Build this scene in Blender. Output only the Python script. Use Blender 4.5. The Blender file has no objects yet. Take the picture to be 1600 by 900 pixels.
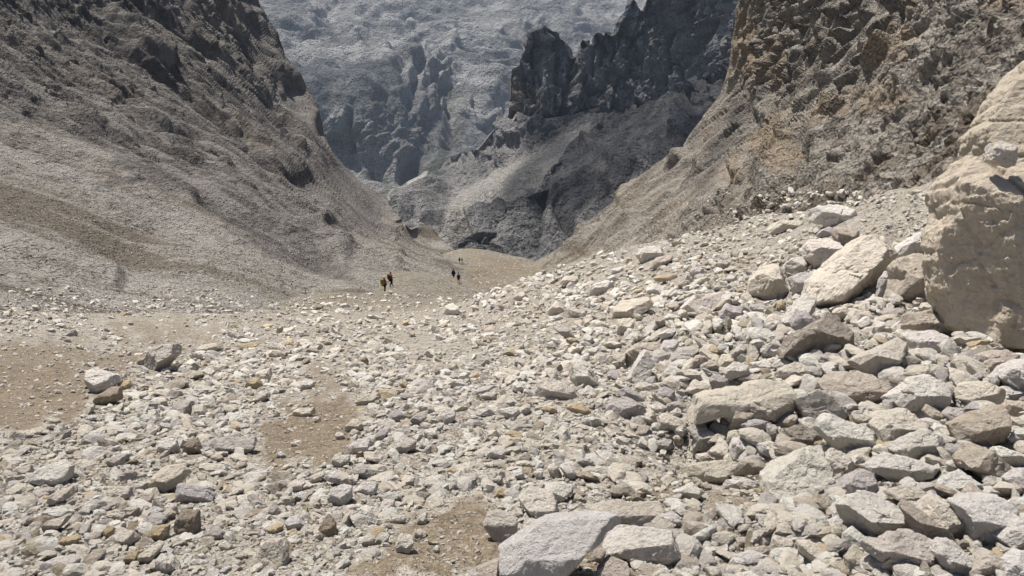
import bpy, math, random
import numpy as np
from mathutils import Vector, Matrix
from mathutils.bvhtree import BVHTree

# ------------------------------------------------------------------ camera, sky, sun, exposure
SC = bpy.context.scene
COL = SC.collection
FPX = 1186.0                     # focal length in pixels of the 1600 px wide photograph
PITCH = math.radians(24.0)
CAM = np.array([0.0, 0.0, 1.7])
cam_data = bpy.data.cameras.new('camera'); cam = bpy.data.objects.new('camera', cam_data); COL.objects.link(cam)
cam.location = CAM; cam.rotation_euler = (math.radians(90) - PITCH, 0, 0)
cam_data.sensor_width = 36.0; cam_data.lens = 36.0 * FPX / 1600.0
cam_data.clip_start = 0.05; cam_data.clip_end = 30000
SC.camera = cam

SUN_EL = math.radians(60); SUN_AZ = math.radians(-36)      # azimuth from +Y, clockwise: the sun stands on the left, a little ahead
world = bpy.data.worlds.new('World'); SC.world = world; world.use_nodes = True
wn = world.node_tree; wn.nodes.clear()
wo = wn.nodes.new('ShaderNodeOutputWorld'); wb = wn.nodes.new('ShaderNodeBackground'); sky = wn.nodes.new('ShaderNodeTexSky')
sky.sky_type = 'NISHITA'; sky.sun_disc = False; sky.sun_elevation = SUN_EL; sky.sun_rotation = SUN_AZ
sky.altitude = 300; sky.air_density = 1.0; sky.dust_density = 3.0
wb.inputs['Strength'].default_value = 0.07
wn.links.new(sky.outputs[0], wb.inputs['Color']); wn.links.new(wb.outputs[0], wo.inputs['Surface'])
sun_data = bpy.data.lights.new('sun', 'SUN'); sun = bpy.data.objects.new('sun', sun_data); COL.objects.link(sun)
sun_data.energy = 5.0; sun_data.angle = math.radians(1.2); sun_data.color = (1.0, 0.955, 0.89)
SUN_DIR = Vector((math.sin(SUN_AZ) * math.cos(SUN_EL), math.cos(SUN_AZ) * math.cos(SUN_EL), math.sin(SUN_EL)))
sun.rotation_euler = SUN_DIR.to_track_quat('Z', 'Y').to_euler()
SC.view_settings.view_transform = 'Standard'; SC.view_settings.look = 'None'
SC.view_settings.gamma = 1.0; SC.view_settings.use_curve_mapping = False
SC.view_settings.exposure = 0.2
SC.cycles.max_bounces = 4; SC.cycles.diffuse_bounces = 1; SC.cycles.glossy_bounces = 1
SC.cycles.volume_bounces = 0
SC.cycles.use_denoising = True

# ------------------------------------------------------------------ picking points of the place along the lens
CP, SP = math.cos(PITCH), math.sin(PITCH)
def dirs(px, py):
    a = (np.asarray(px, float) - 800) / FPX; b = (450 - np.asarray(py, float)) / FPX
    return np.stack([a, CP + SP * b, -SP + CP * b], -1)
def at(px, py, Y):
    d = dirs(px, py)
    return CAM + d * (np.asarray(Y, float) / d[..., 1])[..., None]
def to_px(P):
    P = np.asarray(P) - CAM
    zc = P[..., 1] * CP - P[..., 2] * SP
    yc = P[..., 1] * SP + P[..., 2] * CP
    return 800 + FPX * P[..., 0] / zc, 450 - FPX * yc / zc, zc

# ------------------------------------------------------------------ noise in numpy
def _h(ix, iy, iz, s):
    n = (ix.astype(np.int64) * 374761393 + iy.astype(np.int64) * 668265263 + iz.astype(np.int64) * 2147483647 + s * 1274126177) & 0xffffffff
    n = ((n ^ (n >> 13)) * 1274126177) & 0xffffffff
    n = ((n ^ (n >> 15)) * 2246822519) & 0xffffffff
    return n ^ (n >> 14)
def perlin(P, seed=0):
    P = np.asarray(P, float); i = np.floor(P).astype(np.int64); f = P - i
    u = f * f * f * (f * (f * 6 - 15) + 10); res = 0
    for dx in (0, 1):
        for dy in (0, 1):
            for dz in (0, 1):
                h = _h(i[..., 0] + dx, i[..., 1] + dy, i[..., 2] + dz, seed)
                g = (((h & 255) / 127.5 - 1) * (f[..., 0] - dx) + (((h >> 8) & 255) / 127.5 - 1) * (f[..., 1] - dy)
                     + (((h >> 16) & 255) / 127.5 - 1) * (f[..., 2] - dz))
                res = res + g * (u[..., 0] if dx else 1 - u[..., 0]) * (u[..., 1] if dy else 1 - u[..., 1]) * (u[..., 2] if dz else 1 - u[..., 2])
    return res
def _lod(P, lo=0.3, hi=0.6):                               # fades a detail out where the mesh is too coarse to carry it
    if P.ndim != 3: return 1.0
    s = np.maximum(np.linalg.norm(np.gradient(P, axis=0), axis=-1), np.linalg.norm(np.gradient(P, axis=1), axis=-1))
    return np.clip((hi - s) / (hi - lo), 0, 1)
def fbm(P, octv=4, seed=0, gain=0.5, lac=2.03):
    r = 0; a = 1.0; P = np.asarray(P, float)
    for k in range(octv):
        r = r + a * _lod(P) * perlin(P, seed + 7 * k); a *= gain; P = P * lac + 3.7
    return r
def billow(P, octv=4, seed=0, gain=0.5, lac=2.1):          # rounded bumps with sharp creases
    r = 0; a = 1.0; P = np.asarray(P, float)
    for k in range(octv):
        r = r + a * _lod(P) * (np.abs(perlin(P, seed + 7 * k)) * 2 - 0.5); a *= gain; P = P * lac + 1.3
    return r
def blocks(P, seed=0, tilt=0.9, join=0.2):                           # broken angular blocks: every cell has a height and a tilt
    P = np.asarray(P, float); base = np.floor(P).astype(np.int64)
    best = np.full(P.shape[:-1], 9e9); second = best.copy(); val = np.zeros(P.shape[:-1])
    for dx in (-1, 0, 1):
        for dy in (-1, 0, 1):
            for dz in (-1, 0, 1):
                c = base + np.array([dx, dy, dz]); h = _h(c[..., 0], c[..., 1], c[..., 2], seed)
                o = np.stack([(h & 1023) / 1023, ((h >> 10) & 1023) / 1023, ((h >> 20) & 1023) / 1023], -1)
                d = P - (c + 0.15 + 0.7 * o); q = (d * d).sum(-1)
                h2 = _h(c[..., 2], c[..., 0], c[..., 1], seed + 5)
                t = np.stack([(h2 & 1023) / 511.5 - 1, ((h2 >> 10) & 1023) / 511.5 - 1, ((h2 >> 20) & 1023) / 511.5 - 1], -1)
                v = ((h2 >> 5) & 255) / 255 - 0.5 + tilt * (t * d).sum(-1)
                m = q < best
                second = np.where(m, best, np.minimum(second, q)); best = np.where(m, q, best); val = np.where(m, v, val)
    w = _lod(P, .25, .5); val = val * smooth(0, join, np.sqrt(second) - np.sqrt(best)); return val * w, np.where(w > .3, np.sqrt(second) - np.sqrt(best), 9)
def smooth(a, b, x):
    t = np.clip((x - a) / (b - a), 0, 1); return t * t * (3 - 2 * t)

# ------------------------------------------------------------------ thin-plate interpolation
class TPS:
    def __init__(s, X, v, lam=1e-4):
        X = np.asarray(X, float); v = np.asarray(v, float); n = len(X); s.X = X
        K = s.phi(((X[:, None] - X[None]) ** 2).sum(-1)) + lam * np.eye(n)
        Q = np.c_[np.ones(n), X]; A = np.block([[K, Q], [Q.T, np.zeros((3, 3))]])
        s.w = np.linalg.solve(A, np.r_[v, 0, 0, 0]); s.n = n
    @staticmethod
    def phi(r2): return np.where(r2 > 1e-12, 0.5 * r2 * np.log(np.maximum(r2, 1e-12)), 0)
    def __call__(s, x, y):
        sh = np.shape(x); x = np.ravel(x); y = np.ravel(y); out = s.w[s.n] + s.w[s.n + 1] * x + s.w[s.n + 2] * y
        for k in range(s.n):
            out = out + s.w[k] * s.phi((x - s.X[k, 0]) ** 2 + (y - s.X[k, 1]) ** 2)
        return out.reshape(sh)
def depth_field(ctrl, lam=1e-3):
    c = np.array(ctrl, float); t = TPS(c[:, :2] / 400, np.log(c[:, 2]), lam)
    return lambda px, py: np.exp(t(np.asarray(px) / 400, np.asarray(py) / 400))
def seg_dist(px, py, poly):                                # distance in px to a polyline, and how far along
    best = np.full(np.shape(px), 1e9); L = len(poly) - 1; along = np.zeros(np.shape(px))
    for k in range(L):
        ax, ay = poly[k]; bx, by = poly[k + 1]; dx, dy = bx - ax, by - ay
        t = np.clip(((px - ax) * dx + (py - ay) * dy) / (dx * dx + dy * dy), 0, 1)
        d = np.hypot(px - ax - t * dx, py - ay - t * dy); m = d < best
        best = np.where(m, d, best); along = np.where(m, (k + t) / L, along)
    return best, along
def inside(px, py, poly):
    c = np.zeros(np.shape(px), bool); j = len(poly) - 1
    for i in range(len(poly)):
        xi, yi = poly[i]; xj, yj = poly[j]
        if yi != yj:
            c ^= ((yi > py) != (yj > py)) & (px < (xj - xi) * (py - yi) / (yj - yi) + xi)
        j = i
    return c
def soft_poly(px, py, poly, w):                            # 1 inside, fading over w px outside
    d, _ = seg_dist(px, py, list(poly) + [poly[0]])
    return np.where(inside(px, py, poly), 1.0, np.clip(1 - d / w, 0, 1))

# ------------------------------------------------------------------ meshes
def add_attr(me, name, vals, dom='POINT'):
    a = me.attributes.new(name, 'FLOAT', dom); a.data.foreach_set('value', np.asarray(vals, np.float32).ravel())
def mesh_from(name, V, F, mat, smooth_shade=True, attrs=None):
    me = bpy.data.meshes.new(name); V = np.asarray(V, np.float32).reshape(-1, 3); F = np.asarray(F, np.int32); n, k = F.shape
    me.vertices.add(len(V)); me.vertices.foreach_set('co', V.ravel())
    me.loops.add(n * k); me.loops.foreach_set('vertex_index', F.ravel())
    me.polygons.add(n); me.polygons.foreach_set('loop_start', np.arange(0, n * k, k, dtype=np.int32))
    me.polygons.foreach_set('use_smooth', np.full(n, smooth_shade, bool))
    me.update(calc_edges=True)
    for a, v in (attrs or {}).items(): add_attr(me, a, v)
    if mat: me.materials.append(mat)
    return me
def grid_faces(nr, nc):
    i = np.arange((nr - 1) * (nc - 1)); r, c = i // (nc - 1), i % (nc - 1); a = r * nc + c
    return np.stack([a, a + 1, a + nc + 1, a + nc], -1)
def grid_normals(G):
    du = np.gradient(G, axis=1); dv = np.gradient(G, axis=0); n = np.cross(du, dv)
    n /= np.maximum(np.linalg.norm(n, axis=-1, keepdims=True), 1e-9)
    flip = ((CAM - G) * n).sum(-1) < 0
    return np.where(np.median(flip) > 0.5, -1, 1) * n
def frame_dirs(a, b, up=(0, 0, 1)):                        # rows: along a->b, across in the slope, out
    t = b - a; t = t / np.linalg.norm(t); o = np.cross(t, up); o /= np.linalg.norm(o); return np.stack([t, np.cross(o, t), o])
def link(name, me, parent=None, **props):
    o = bpy.data.objects.new(name, me); COL.objects.link(o)
    if parent is not None: o.parent = parent
    for k, v in props.items(): o[k] = v
    return o

# ------------------------------------------------------------------ materials
class N:                                                   # small node helper
    def __init__(s, name):
        s.m = bpy.data.materials.new(name); s.m.use_nodes = True; s.t = s.m.node_tree; s.t.nodes.clear()
        s.out = s.n('ShaderNodeOutputMaterial'); s.b = s.n('ShaderNodeBsdfPrincipled'); s.l(s.b.outputs[0], s.out.inputs[0])
        s.b.inputs['Roughness'].default_value = 0.92; s.b.inputs['Specular IOR Level'].default_value = 0.25
        s.co = s.n('ShaderNodeTexCoord').outputs['Object']
    def n(s, k, **kw):
        x = s.t.nodes.new(k)
        for a, v in kw.items(): setattr(x, a, v)
        return x
    def l(s, a, b): s.t.links.new(a, b)
    def put(s, sock, v):
        if hasattr(v, 'is_output') or isinstance(v, bpy.types.NodeSocket): s.l(v, sock)
        else: sock.default_value = v
    def attr(s, name): return s.n('ShaderNodeAttribute', attribute_name=name).outputs['Fac']
    def noise(s, scale, detail=4, rough=0.55, vec=None, dist=0.0):
        x = s.n('ShaderNodeTexNoise'); x.inputs['Scale'].default_value = scale; x.inputs['Detail'].default_value = detail
        x.inputs['Roughness'].default_value = rough; x.inputs['Distortion'].default_value = dist; s.l(vec or s.co, x.inputs['Vector']); return x.outputs['Fac']
    def vor(s, scale, feature='F1', out='Distance', vec=None, rnd=1.0):
        x = s.n('ShaderNodeTexVoronoi', feature=feature); x.inputs['Scale'].default_value = scale
        x.inputs['Randomness'].default_value = rnd; s.l(vec or s.co, x.inputs['Vector']); return x.outputs[out]
    def math(s, op, a, b=0.0, clamp=False):
        x = s.n('ShaderNodeMath', operation=op, use_clamp=clamp); s.put(x.inputs[0], a); s.put(x.inputs[1], b); return x.outputs[0]
    def ramp(s, fac, a, b, lo=0.0, hi=1.0):                # smooth map a..b -> lo..hi
        x = s.n('ShaderNodeMapRange', interpolation_type='SMOOTHSTEP'); s.put(x.inputs[0], fac)
        x.inputs[1].default_value = a; x.inputs[2].default_value = b; x.inputs[3].default_value = lo; x.inputs[4].default_value = hi; return x.outputs[0]
    def mix(s, fac, a, b, mode='MIX'):
        x = s.n('ShaderNodeMix', data_type='RGBA', blend_type=mode); s.put(x.inputs[0], fac)
        s.put(x.inputs[6], a if not isinstance(a, tuple) else (*a, 1)); s.put(x.inputs[7], b if not isinstance(b, tuple) else (*b, 1)); return x.outputs[2]
    def sep(s, col):
        x = s.n('ShaderNodeSeparateColor'); s.l(col, x.inputs[0]); return x.outputs[0]
    def map(s, scale=(1, 1, 1), rot=(0, 0, 0)):
        x = s.n('ShaderNodeMapping'); x.inputs['Scale'].default_value = scale; x.inputs['Rotation'].default_value = rot; s.l(s.co, x.inputs['Vector']); return x.outputs[0]
    def bump(s, h, dist, strength=1.0, prev=None):
        x = s.n('ShaderNodeBump'); x.inputs['Distance'].default_value = dist; x.inputs['Strength'].default_value = strength
        s.l(h, x.inputs['Height'])
        if prev is not None: s.l(prev, x.inputs['Normal'])
        return x.outputs[0]
    def done(s, col, nor=None):
        s.put(s.b.inputs['Base Color'], col)
        if nor is not None: s.l(nor, s.b.inputs['Normal'])
        return s.m
# ------------------------------------------------------------------ terrain materials
def terrain_mat(name, rock_a, rock_b, rock_c, scree, grain, big, sc_rough=1.0, stretch=None, veg=None, speck=0.5):
    """rock colours a/b (broad mottling) and c (stains), scree colour where the 'scree' attribute says so; grain, big: metres"""
    k = N(name); vec = k.map(*stretch) if stretch else k.co
    n1 = k.noise(1 / big, 6, 0.6, vec); n2 = k.noise(1 / (big * 0.22), 5, 0.62, vec); n3 = k.noise(1 / grain, 4, 0.6)
    c = k.mix(k.ramp(n1, 0.38, 0.62), rock_a, rock_b)
    c = k.mix(k.ramp(n2, 0.52, 0.70), c, rock_c)
    sa = k.attr('strata'); c = k.mix(k.ramp(sa, .02, .34, 0, .75), c, tuple(v * .52 for v in rock_a)); c = k.mix(k.ramp(sa, -.02, -.34, 0, .75), c, tuple(min(.6, v * 1.35) for v in rock_b))
    st = k.math('MULTIPLY', k.attr('stain'), k.ramp(n2, 0.25, 0.5, 0.55, 1.0)); c = k.mix(st, c, (0.33, 0.245, 0.155))
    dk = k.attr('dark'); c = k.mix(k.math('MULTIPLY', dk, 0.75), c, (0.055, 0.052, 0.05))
    sg = k.vor(1 / (grain * 1.1), 'F1', 'Color'); sgv = k.sep(sg)
    s2 = k.vor(1 / (grain * 2.6), 'F1', 'Color')
    sc = k.mix(k.ramp(sgv, 0.0, 1.0), tuple(v * (1 - speck * .55) for v in scree), tuple(min(.8, v * (1 + speck * .75)) for v in scree))
    sc = k.mix(0.35, sc, k.mix(k.sep(s2), tuple(v * .6 for v in scree), tuple(min(.8, v * 1.3) for v in scree)))
    sc = k.mix(k.ramp(n2, 0.40, 0.66, 0.0, 0.35), sc, tuple(v * m for v, m in zip(scree, (.72, .66, .58))))
    sk = k.attr('streak'); sc = k.mix(k.ramp(sk, 0.0, 0.32, 0.0, .9), sc, tuple(v * m for v, m in zip(scree, (.56, .51, .45))))
    sc = k.mix(k.ramp(sk, -.05, -.35, 0.0, .7), sc, tuple(min(.8, v * m) for v, m in zip(scree, (1.25, 1.28, 1.32))))
    fac = k.attr('scree'); fac = k.ramp(k.math('ADD', fac, k.math('MULTIPLY', k.math('SUBTRACT', n2, 0.5), 0.9)), 0.35, 0.65)
    col = k.mix(fac, k.mix(k.ramp(n3, 0.3, 0.7, 0.0, 0.5), c, tuple(v * 1.35 for v in rock_b)), sc)
    if veg: col = k.mix(k.math('MULTIPLY', k.attr('veg'), k.ramp(n2, 0.35, 0.55, 0.4, 1.0)), col, veg)
    col = k.mix(k.attr('pale'), col, (0.50, 0.47, 0.42))
    hb = k.math('ADD', k.noise(1 / (grain * 5), 6, 0.7, vec), k.math('MULTIPLY', k.vor(1 / (grain * 3.2)), 0.55))
    nor = k.bump(hb, grain * 5.0 * sc_rough, 0.9)
    nor = k.bump(k.vor(1 / (grain * 1.1)), grain * 1.1, 0.8, nor)
    return k.done(col, nor)

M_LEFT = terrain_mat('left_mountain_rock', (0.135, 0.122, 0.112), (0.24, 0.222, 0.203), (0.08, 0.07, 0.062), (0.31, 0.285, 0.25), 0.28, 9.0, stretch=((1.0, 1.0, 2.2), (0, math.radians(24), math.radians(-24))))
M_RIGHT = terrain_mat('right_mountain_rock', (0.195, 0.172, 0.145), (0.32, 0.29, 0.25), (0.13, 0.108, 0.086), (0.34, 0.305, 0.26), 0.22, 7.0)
M_RIDGE = terrain_mat('dark_ridge_rock', (0.165, 0.162, 0.158), (0.25, 0.243, 0.235), (0.115, 0.112, 0.11), (0.34, 0.325, 0.30), 1.6, 40.0, speck=0.3)
M_PIN = terrain_mat('pinnacle_rock', (0.40, 0.39, 0.375), (0.50, 0.48, 0.46), (0.28, 0.27, 0.26), (0.40, 0.385, 0.36), 1.6, 40.0, speck=0.3)
M_SHADE_TINTED = terrain_mat('shade_tinted_slope_rock', (0.135, 0.133, 0.133), (0.19, 0.187, 0.184), (0.09, 0.088, 0.087), (0.165, 0.16, 0.154), 1.6, 40.0, speck=0.3)  # rock and scree colours darkened to help out the cloud shade on this slope
M_FAR = terrain_mat('far_plateau_rock', (0.17, 0.17, 0.168), (0.33, 0.327, 0.32), (0.095, 0.095, 0.093), (0.28, 0.273, 0.262), 5.0, 90.0, veg=(0.085, 0.095, 0.045), speck=0.25)

BVH_DATA = []                                              # (vertices, faces) of every surface that stones may lie on
def patch(name, boundary, depth, nr, nc, disp, mat, attrs=None, wraps=(), top_wraps=(), step=None, on_bvh=True, vbias=1.0):
    """a surface of rock: boundary(u, v) -> px, py; depth(px, py) -> metres ahead; disp(P, px, py, Y) -> metres along the normal"""
    u = np.linspace(0, 1, nc)[None, :] * np.ones((nr, 1)); v = (np.linspace(0, 1, nr)[:, None] ** vbias) * np.ones((1, nc))
    px, py = boundary(u, v); Y = depth(px, py); G = at(px, py, Y)
    for off in wraps:                                      # the mountain goes on behind its skyline
        G = np.concatenate([G, (G[:, nc - 1:nc] + np.array(off)) if len(off) == 3 else G[:, -1:]], 1)
        px = np.concatenate([px, px[:, -1:]], 1); py = np.concatenate([py, py[:, -1:]], 1); Y = np.concatenate([Y, Y[:, -1:]], 1)
    for off in top_wraps:
        G = np.concatenate([G, G[nr - 1:nr] + np.array(off)], 0)
        px = np.concatenate([px, px[-1:]], 0); py = np.concatenate([py, py[-1:]], 0); Y = np.concatenate([Y, Y[-1:]], 0)
    nrm = grid_normals(G)
    for _ in range(3):                                     # a calm base normal for the relief
        nrm[1:-1, 1:-1] = (nrm[1:-1, 1:-1] + nrm[:-2, 1:-1] + nrm[2:, 1:-1] + nrm[1:-1, :-2] + nrm[1:-1, 2:]) / 5
    d = disp(G, px, py, Y); G = G + nrm * d[..., None]
    at_ = {'scree': 0 * px, 'stain': 0 * px, 'dark': 0 * px, 'veg': 0 * px, 'pale': 0 * px, 'streak': 0 * px, 'strata': 0 * px}
    if attrs: at_.update(attrs(G, px, py, Y, nrm))
    F = grid_faces(*G.shape[:2])
    me = mesh_from(name, G, F, mat, True, {a: np.broadcast_to(v_, px.shape) for a, v_ in at_.items()})
    if on_bvh: BVH_DATA.append((G.reshape(-1, 3), F, name))
    return link(name, me, kind='structure'), G, px, py

def line_fn(pts):                                          # piecewise-linear function of the second coordinate or the first
    p = np.array(pts, float); return lambda t: np.interp(t, p[:, 0], p[:, 1])

# ---- the left mountain: scree apron, rock band, wall and its skyline
L_CTRL = [(0,560,15),(200,560,20),(400,540,33),(550,520,48),(0,480,24),(200,490,32),(400,480,48),(550,460,70),(650,445,105),
    (0,400,43),(200,420,60),(400,400,90),(500,425,100),(600,400,140),(700,400,205),(0,300,76),(200,300,100),(400,300,145),(550,330,190),(640,345,240),
    (0,200,110),(200,200,145),(400,200,220),(500,220,278),(0,100,142),(200,100,190),(400,100,290),(455,110,335),(0,0,178),(200,0,235),(400,0,362),
    (-500,0,80),(-500,300,45),(-500,480,15),(735,395,245),(660,362,270),(600,320,285),(545,265,302),(475,140,350),(405,0,385),(395,-80,405),
    (0,-200,215),(395,-200,430),(-500,-200,85),(800,440,200),(750,470,120),(-500,600,9)]
L_DEPTH = depth_field(L_CTRL)
L_SIL = line_fn([(-200,388),(-80,396),(0,405),(45,424),(90,442),(140,472),(175,492),(210,508),(240,522),(265,545),(295,572),(320,600),(345,636),(362,662),(376,690),(390,712),(396,740),(440,800),(600,860)])
def l_bound(u, v):
    py = 590 - v * 790; return -520 + u * (L_SIL(py) + 520), py
L_LINES = [  # (polyline, half width px, depth in metres per 100 m of distance): ledges, gullies, the rock band
    ([(0,215),(130,255),(260,330),(350,395)], 10, -.9), ([(40,180),(250,230),(420,300),(560,372)], 12, .9),
    ([(300,265),(420,320),(500,362),(548,412)], 18, 1.1), ([(290,300),(400,350),(480,398),(540,425)], 9, -1.2),
    ([(0,378),(70,395),(130,420),(200,440)], 9, .9), ([(0,392),(70,412),(130,432)], 7, -.9),
    ([(150,20),(260,110),(330,170),(420,240),(520,310)], 9, -1.6), ([(240,0),(330,80),(400,150),(470,225)], 7, -1.3),
    ([(60,60),(150,120),(250,190),(330,220)], 9, -1.2), ([(330,0),(385,60),(430,140),(475,195)], 6, -1.2),
    ([(170,0),(220,60),(280,100)], 8, 1.4), ([(380,0),(420,75),(455,130),(500,215)], 7, 1.0)]
_dp = lambda D, x, y: at(x, y, float(D(x, y)))
L_FR = frame_dirs(_dp(L_DEPTH, 100, 235), _dp(L_DEPTH, 480, 400))
L_FR2 = frame_dirs(_dp(L_DEPTH, 150, 30), _dp(L_DEPTH, 480, 290))
def l_disp(P, px, py, Y):
    wall = smooth(0, 60, (230 + (px - 60) * 0.32) - py)    # above the foot of the wall
    far = Y / 100
    q = P @ L_FR2.T                                        # along the strata, up, out
    qs = P @ L_FR.T
    s = q * np.array([0.045, 0.16, 0.16])
    s = q * np.array([0.030, 0.30, 0.30]) + fbm(P * .03, 2, 2)[..., None] * .45
    d = (billow(s, 6, 3, 0.62) * 1.35 + fbm(P * 0.014, 3, 9) * 3.5) * far
    bl, edge = blocks(q * np.array([0.06, 0.36, 0.36]) + fbm(P * 0.1, 2, 4)[..., None] * 0.6, 11)
    bl2, _ = blocks(q * np.array([0.22, 0.95, 0.95]) + fbm(P * 0.2, 2, 4)[..., None] * 0.6, 17)
    d_wall = d * 0.85 + (bl * .6 + bl2 * .55) * np.minimum(far, 2.2) - np.exp(-edge * 9) * 0.3
    d_scree = (fbm(qs * np.array([0.012, 0.09, 0.09]), 5, 21) * 3.2 + fbm(P * 0.55, 3, 5) * 0.3 + np.maximum(fbm(P * 0.12, 4, 31) - .25, 0) * 2.5) * np.minimum(far, 1.6)
    d = d_wall * wall + d_scree * (1 - wall)
    for poly, w, a in L_LINES:
        dd, al = seg_dist(px, py, poly); wob = 1 + 0.5 * perlin(P * 0.08, 77)
        d = d + 1.6 * a * far * np.exp(-(dd / (w * wob)) ** 2) * smooth(0, .12, al) * smooth(0, .12, 1 - al)
    rim = 1 - smooth(0, 60, L_SIL(py) - px) * 0.0
    return d * smooth(600, 480, py) * rim
def l_attr(P, px, py, Y, nrm):
    wall = smooth(-30, 45, (215 + (px - 60) * 0.32) - py)
    g = grid_normals(P); up = np.abs(g[..., 2])
    band = soft_poly(px, py, [(240,250),(420,310),(540,395),(548,430),(430,385),(300,300),(180,270)], 25)
    sc = 1 - wall * 0.85 - band * 0.8 - smooth(.75, .35, up) * .5 + smooth(620, 740, px + py * .2) * .6
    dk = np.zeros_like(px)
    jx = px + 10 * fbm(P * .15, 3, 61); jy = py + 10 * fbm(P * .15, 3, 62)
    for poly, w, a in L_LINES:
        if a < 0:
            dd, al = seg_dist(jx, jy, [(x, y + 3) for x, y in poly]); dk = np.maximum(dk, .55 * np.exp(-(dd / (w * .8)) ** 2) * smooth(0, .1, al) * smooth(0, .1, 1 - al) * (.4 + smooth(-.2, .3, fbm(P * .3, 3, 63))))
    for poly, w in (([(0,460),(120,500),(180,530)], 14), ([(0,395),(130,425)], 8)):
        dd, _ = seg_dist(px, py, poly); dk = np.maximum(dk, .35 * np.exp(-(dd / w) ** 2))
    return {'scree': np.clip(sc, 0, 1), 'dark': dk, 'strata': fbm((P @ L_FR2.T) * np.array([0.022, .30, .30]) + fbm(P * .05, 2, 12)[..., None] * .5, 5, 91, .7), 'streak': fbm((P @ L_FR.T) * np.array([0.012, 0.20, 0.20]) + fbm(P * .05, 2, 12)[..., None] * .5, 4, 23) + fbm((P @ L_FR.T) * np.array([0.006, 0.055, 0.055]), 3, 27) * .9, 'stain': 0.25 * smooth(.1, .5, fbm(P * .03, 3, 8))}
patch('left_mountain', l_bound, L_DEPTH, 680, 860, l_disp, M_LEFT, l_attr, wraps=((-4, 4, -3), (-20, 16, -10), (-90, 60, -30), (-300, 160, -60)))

# ---- the right mountain
R_CTRL = [(845,405,225),(900,360,205),(960,310,188),(1040,260,172),(1080,210,168),(1130,150,166),(1145,60,166),(1155,0,166),(1160,-80,168),
    (900,400,160),(1000,385,98),(1000,340,130),(1100,360,68),(1100,250,132),(1200,335,48),(1200,200,104),(1200,0,142),(1300,300,40),(1300,150,80),(1300,0,112),
    (1400,280,34),(1400,100,64),(1400,0,84),(1500,250,28),(1500,60,52),(1500,0,62),(1600,200,24),(1600,0,44),(1900,0,22),(1900,200,15),(850,425,150),
    (1000,430,75),(1200,400,38),(1400,340,28),(1600,300,20),(1900,300,12),(1160,-200,172),(1400,-200,110),(1900,-200,30)]
R_DEPTH = depth_field(R_CTRL)
R_SIL = line_fn([(-200,1168),(-80,1162),(0,1156),(30,1150),(60,1144),(95,1142),(125,1136),(150,1128),(180,1105),(210,1080),(235,1066),(260,1040),(285,1000),(310,962),(335,930),(360,900),(380,872),(405,843),(430,800),(560,700)])
def r_bound(u, v):
    py = 520 - v * 720; return 2050 + u * (R_SIL(py) - 2050), py
R_LINES = [([(1450,60),(1330,150),(1240,235),(1180,300)], 10, 1.6), ([(1600,90),(1480,170),(1370,240),(1280,300)], 9, -1.5),
    ([(1420,195),(1385,225),(1350,255)], 6, -1.6), ([(1180,190),(1200,110),(1230,40)], 10, 1.5), ([(1140,280),(1180,240),(1300,210)], 14, 1.2),
    ([(1150,300),(1200,262),(1330,232)], 8, -.7), ([(960,320),(1020,285),(1080,235)], 9, 1.3), ([(990,345),(1040,300),(1090,250)], 7, -1.0),
    ([(1230,280),(1260,220),(1330,120),(1450,10)], 7, -1.4), ([(1120,330),(1140,250),(1200,150),(1240,20)], 7, -1.2),
    ([(1600,30),(1500,90),(1400,150)], 9, 1.6), ([(860,415),(930,370),(1000,330)], 8, 1.0)]
STAINS = [[(1272,185),(1290,168),(1325,172),(1318,188),(1285,196)], [(1178,215),(1215,180),(1230,215),(1215,235),(1185,245)],
    [(1215,240),(1245,225),(1255,262),(1228,275),(1212,270)], [(1135,262),(1155,250),(1158,282),(1134,288)], [(1335,155),(1400,140),(1420,160),(1370,180)],
    [(1355,75),(1400,45),(1440,60),(1420,100),(1385,110)], [(1140,45),(1165,30),(1165,110),(1142,112)], [(1420,0),(1440,0),(1435,20),(1415,15)],
    [(1560,0),(1600,0),(1600,10),(1565,22)], [(1180,130),(1210,60),(1220,120)]]
R_FR = frame_dirs(_dp(R_DEPTH, 1450, 60), _dp(R_DEPTH, 1200, 270))
def r_disp(P, px, py, Y):
    far = Y / 100
    q = P @ R_FR.T
    top = smooth(330, 120, py + 0.12 * np.abs(px - 1300))
    foot = smooth(0, 50, py - (405 - (px - 845) * .22))
    warp = fbm(P * 0.06, 2, 44)[..., None]
    d = (billow(q * np.array([0.03, 0.30, 0.30]) + warp * .4, 6, 13, 0.64) * 1.25 + fbm(P * 0.018, 3, 19) * 2.4) * far
    bl, edge = blocks(q * np.array([0.06, 0.26, 0.26]) + warp, 51, 1.1); bl2, e2 = blocks(q * np.array([0.32, 0.75, 0.75]) + warp, 57, 1.2, .3)
    bl3, _ = blocks(q * np.array([1.4, 1.8, 1.8]), 59, 1.2, .3)
    d = d * .62 + (bl * .9 - np.exp(-edge * 10) * .15) * far + (bl2 * 1.5 - np.exp(-e2 * 10) * .2) * np.minimum(far * 1.2, 1.4) + bl3 * 1.1 * np.clip(Y / 80, .3, 1)
    d = d * (1 - 0.78 * foot)
    for poly, w, a in R_LINES:
        dd, al = seg_dist(px, py, poly); wob = 1 + 0.5 * perlin(P * 0.1, 78)
        d = d + a * far * np.exp(-(dd / (w * wob)) ** 2) * smooth(0, .12, al) * smooth(0, .12, 1 - al)
    return d
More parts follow.
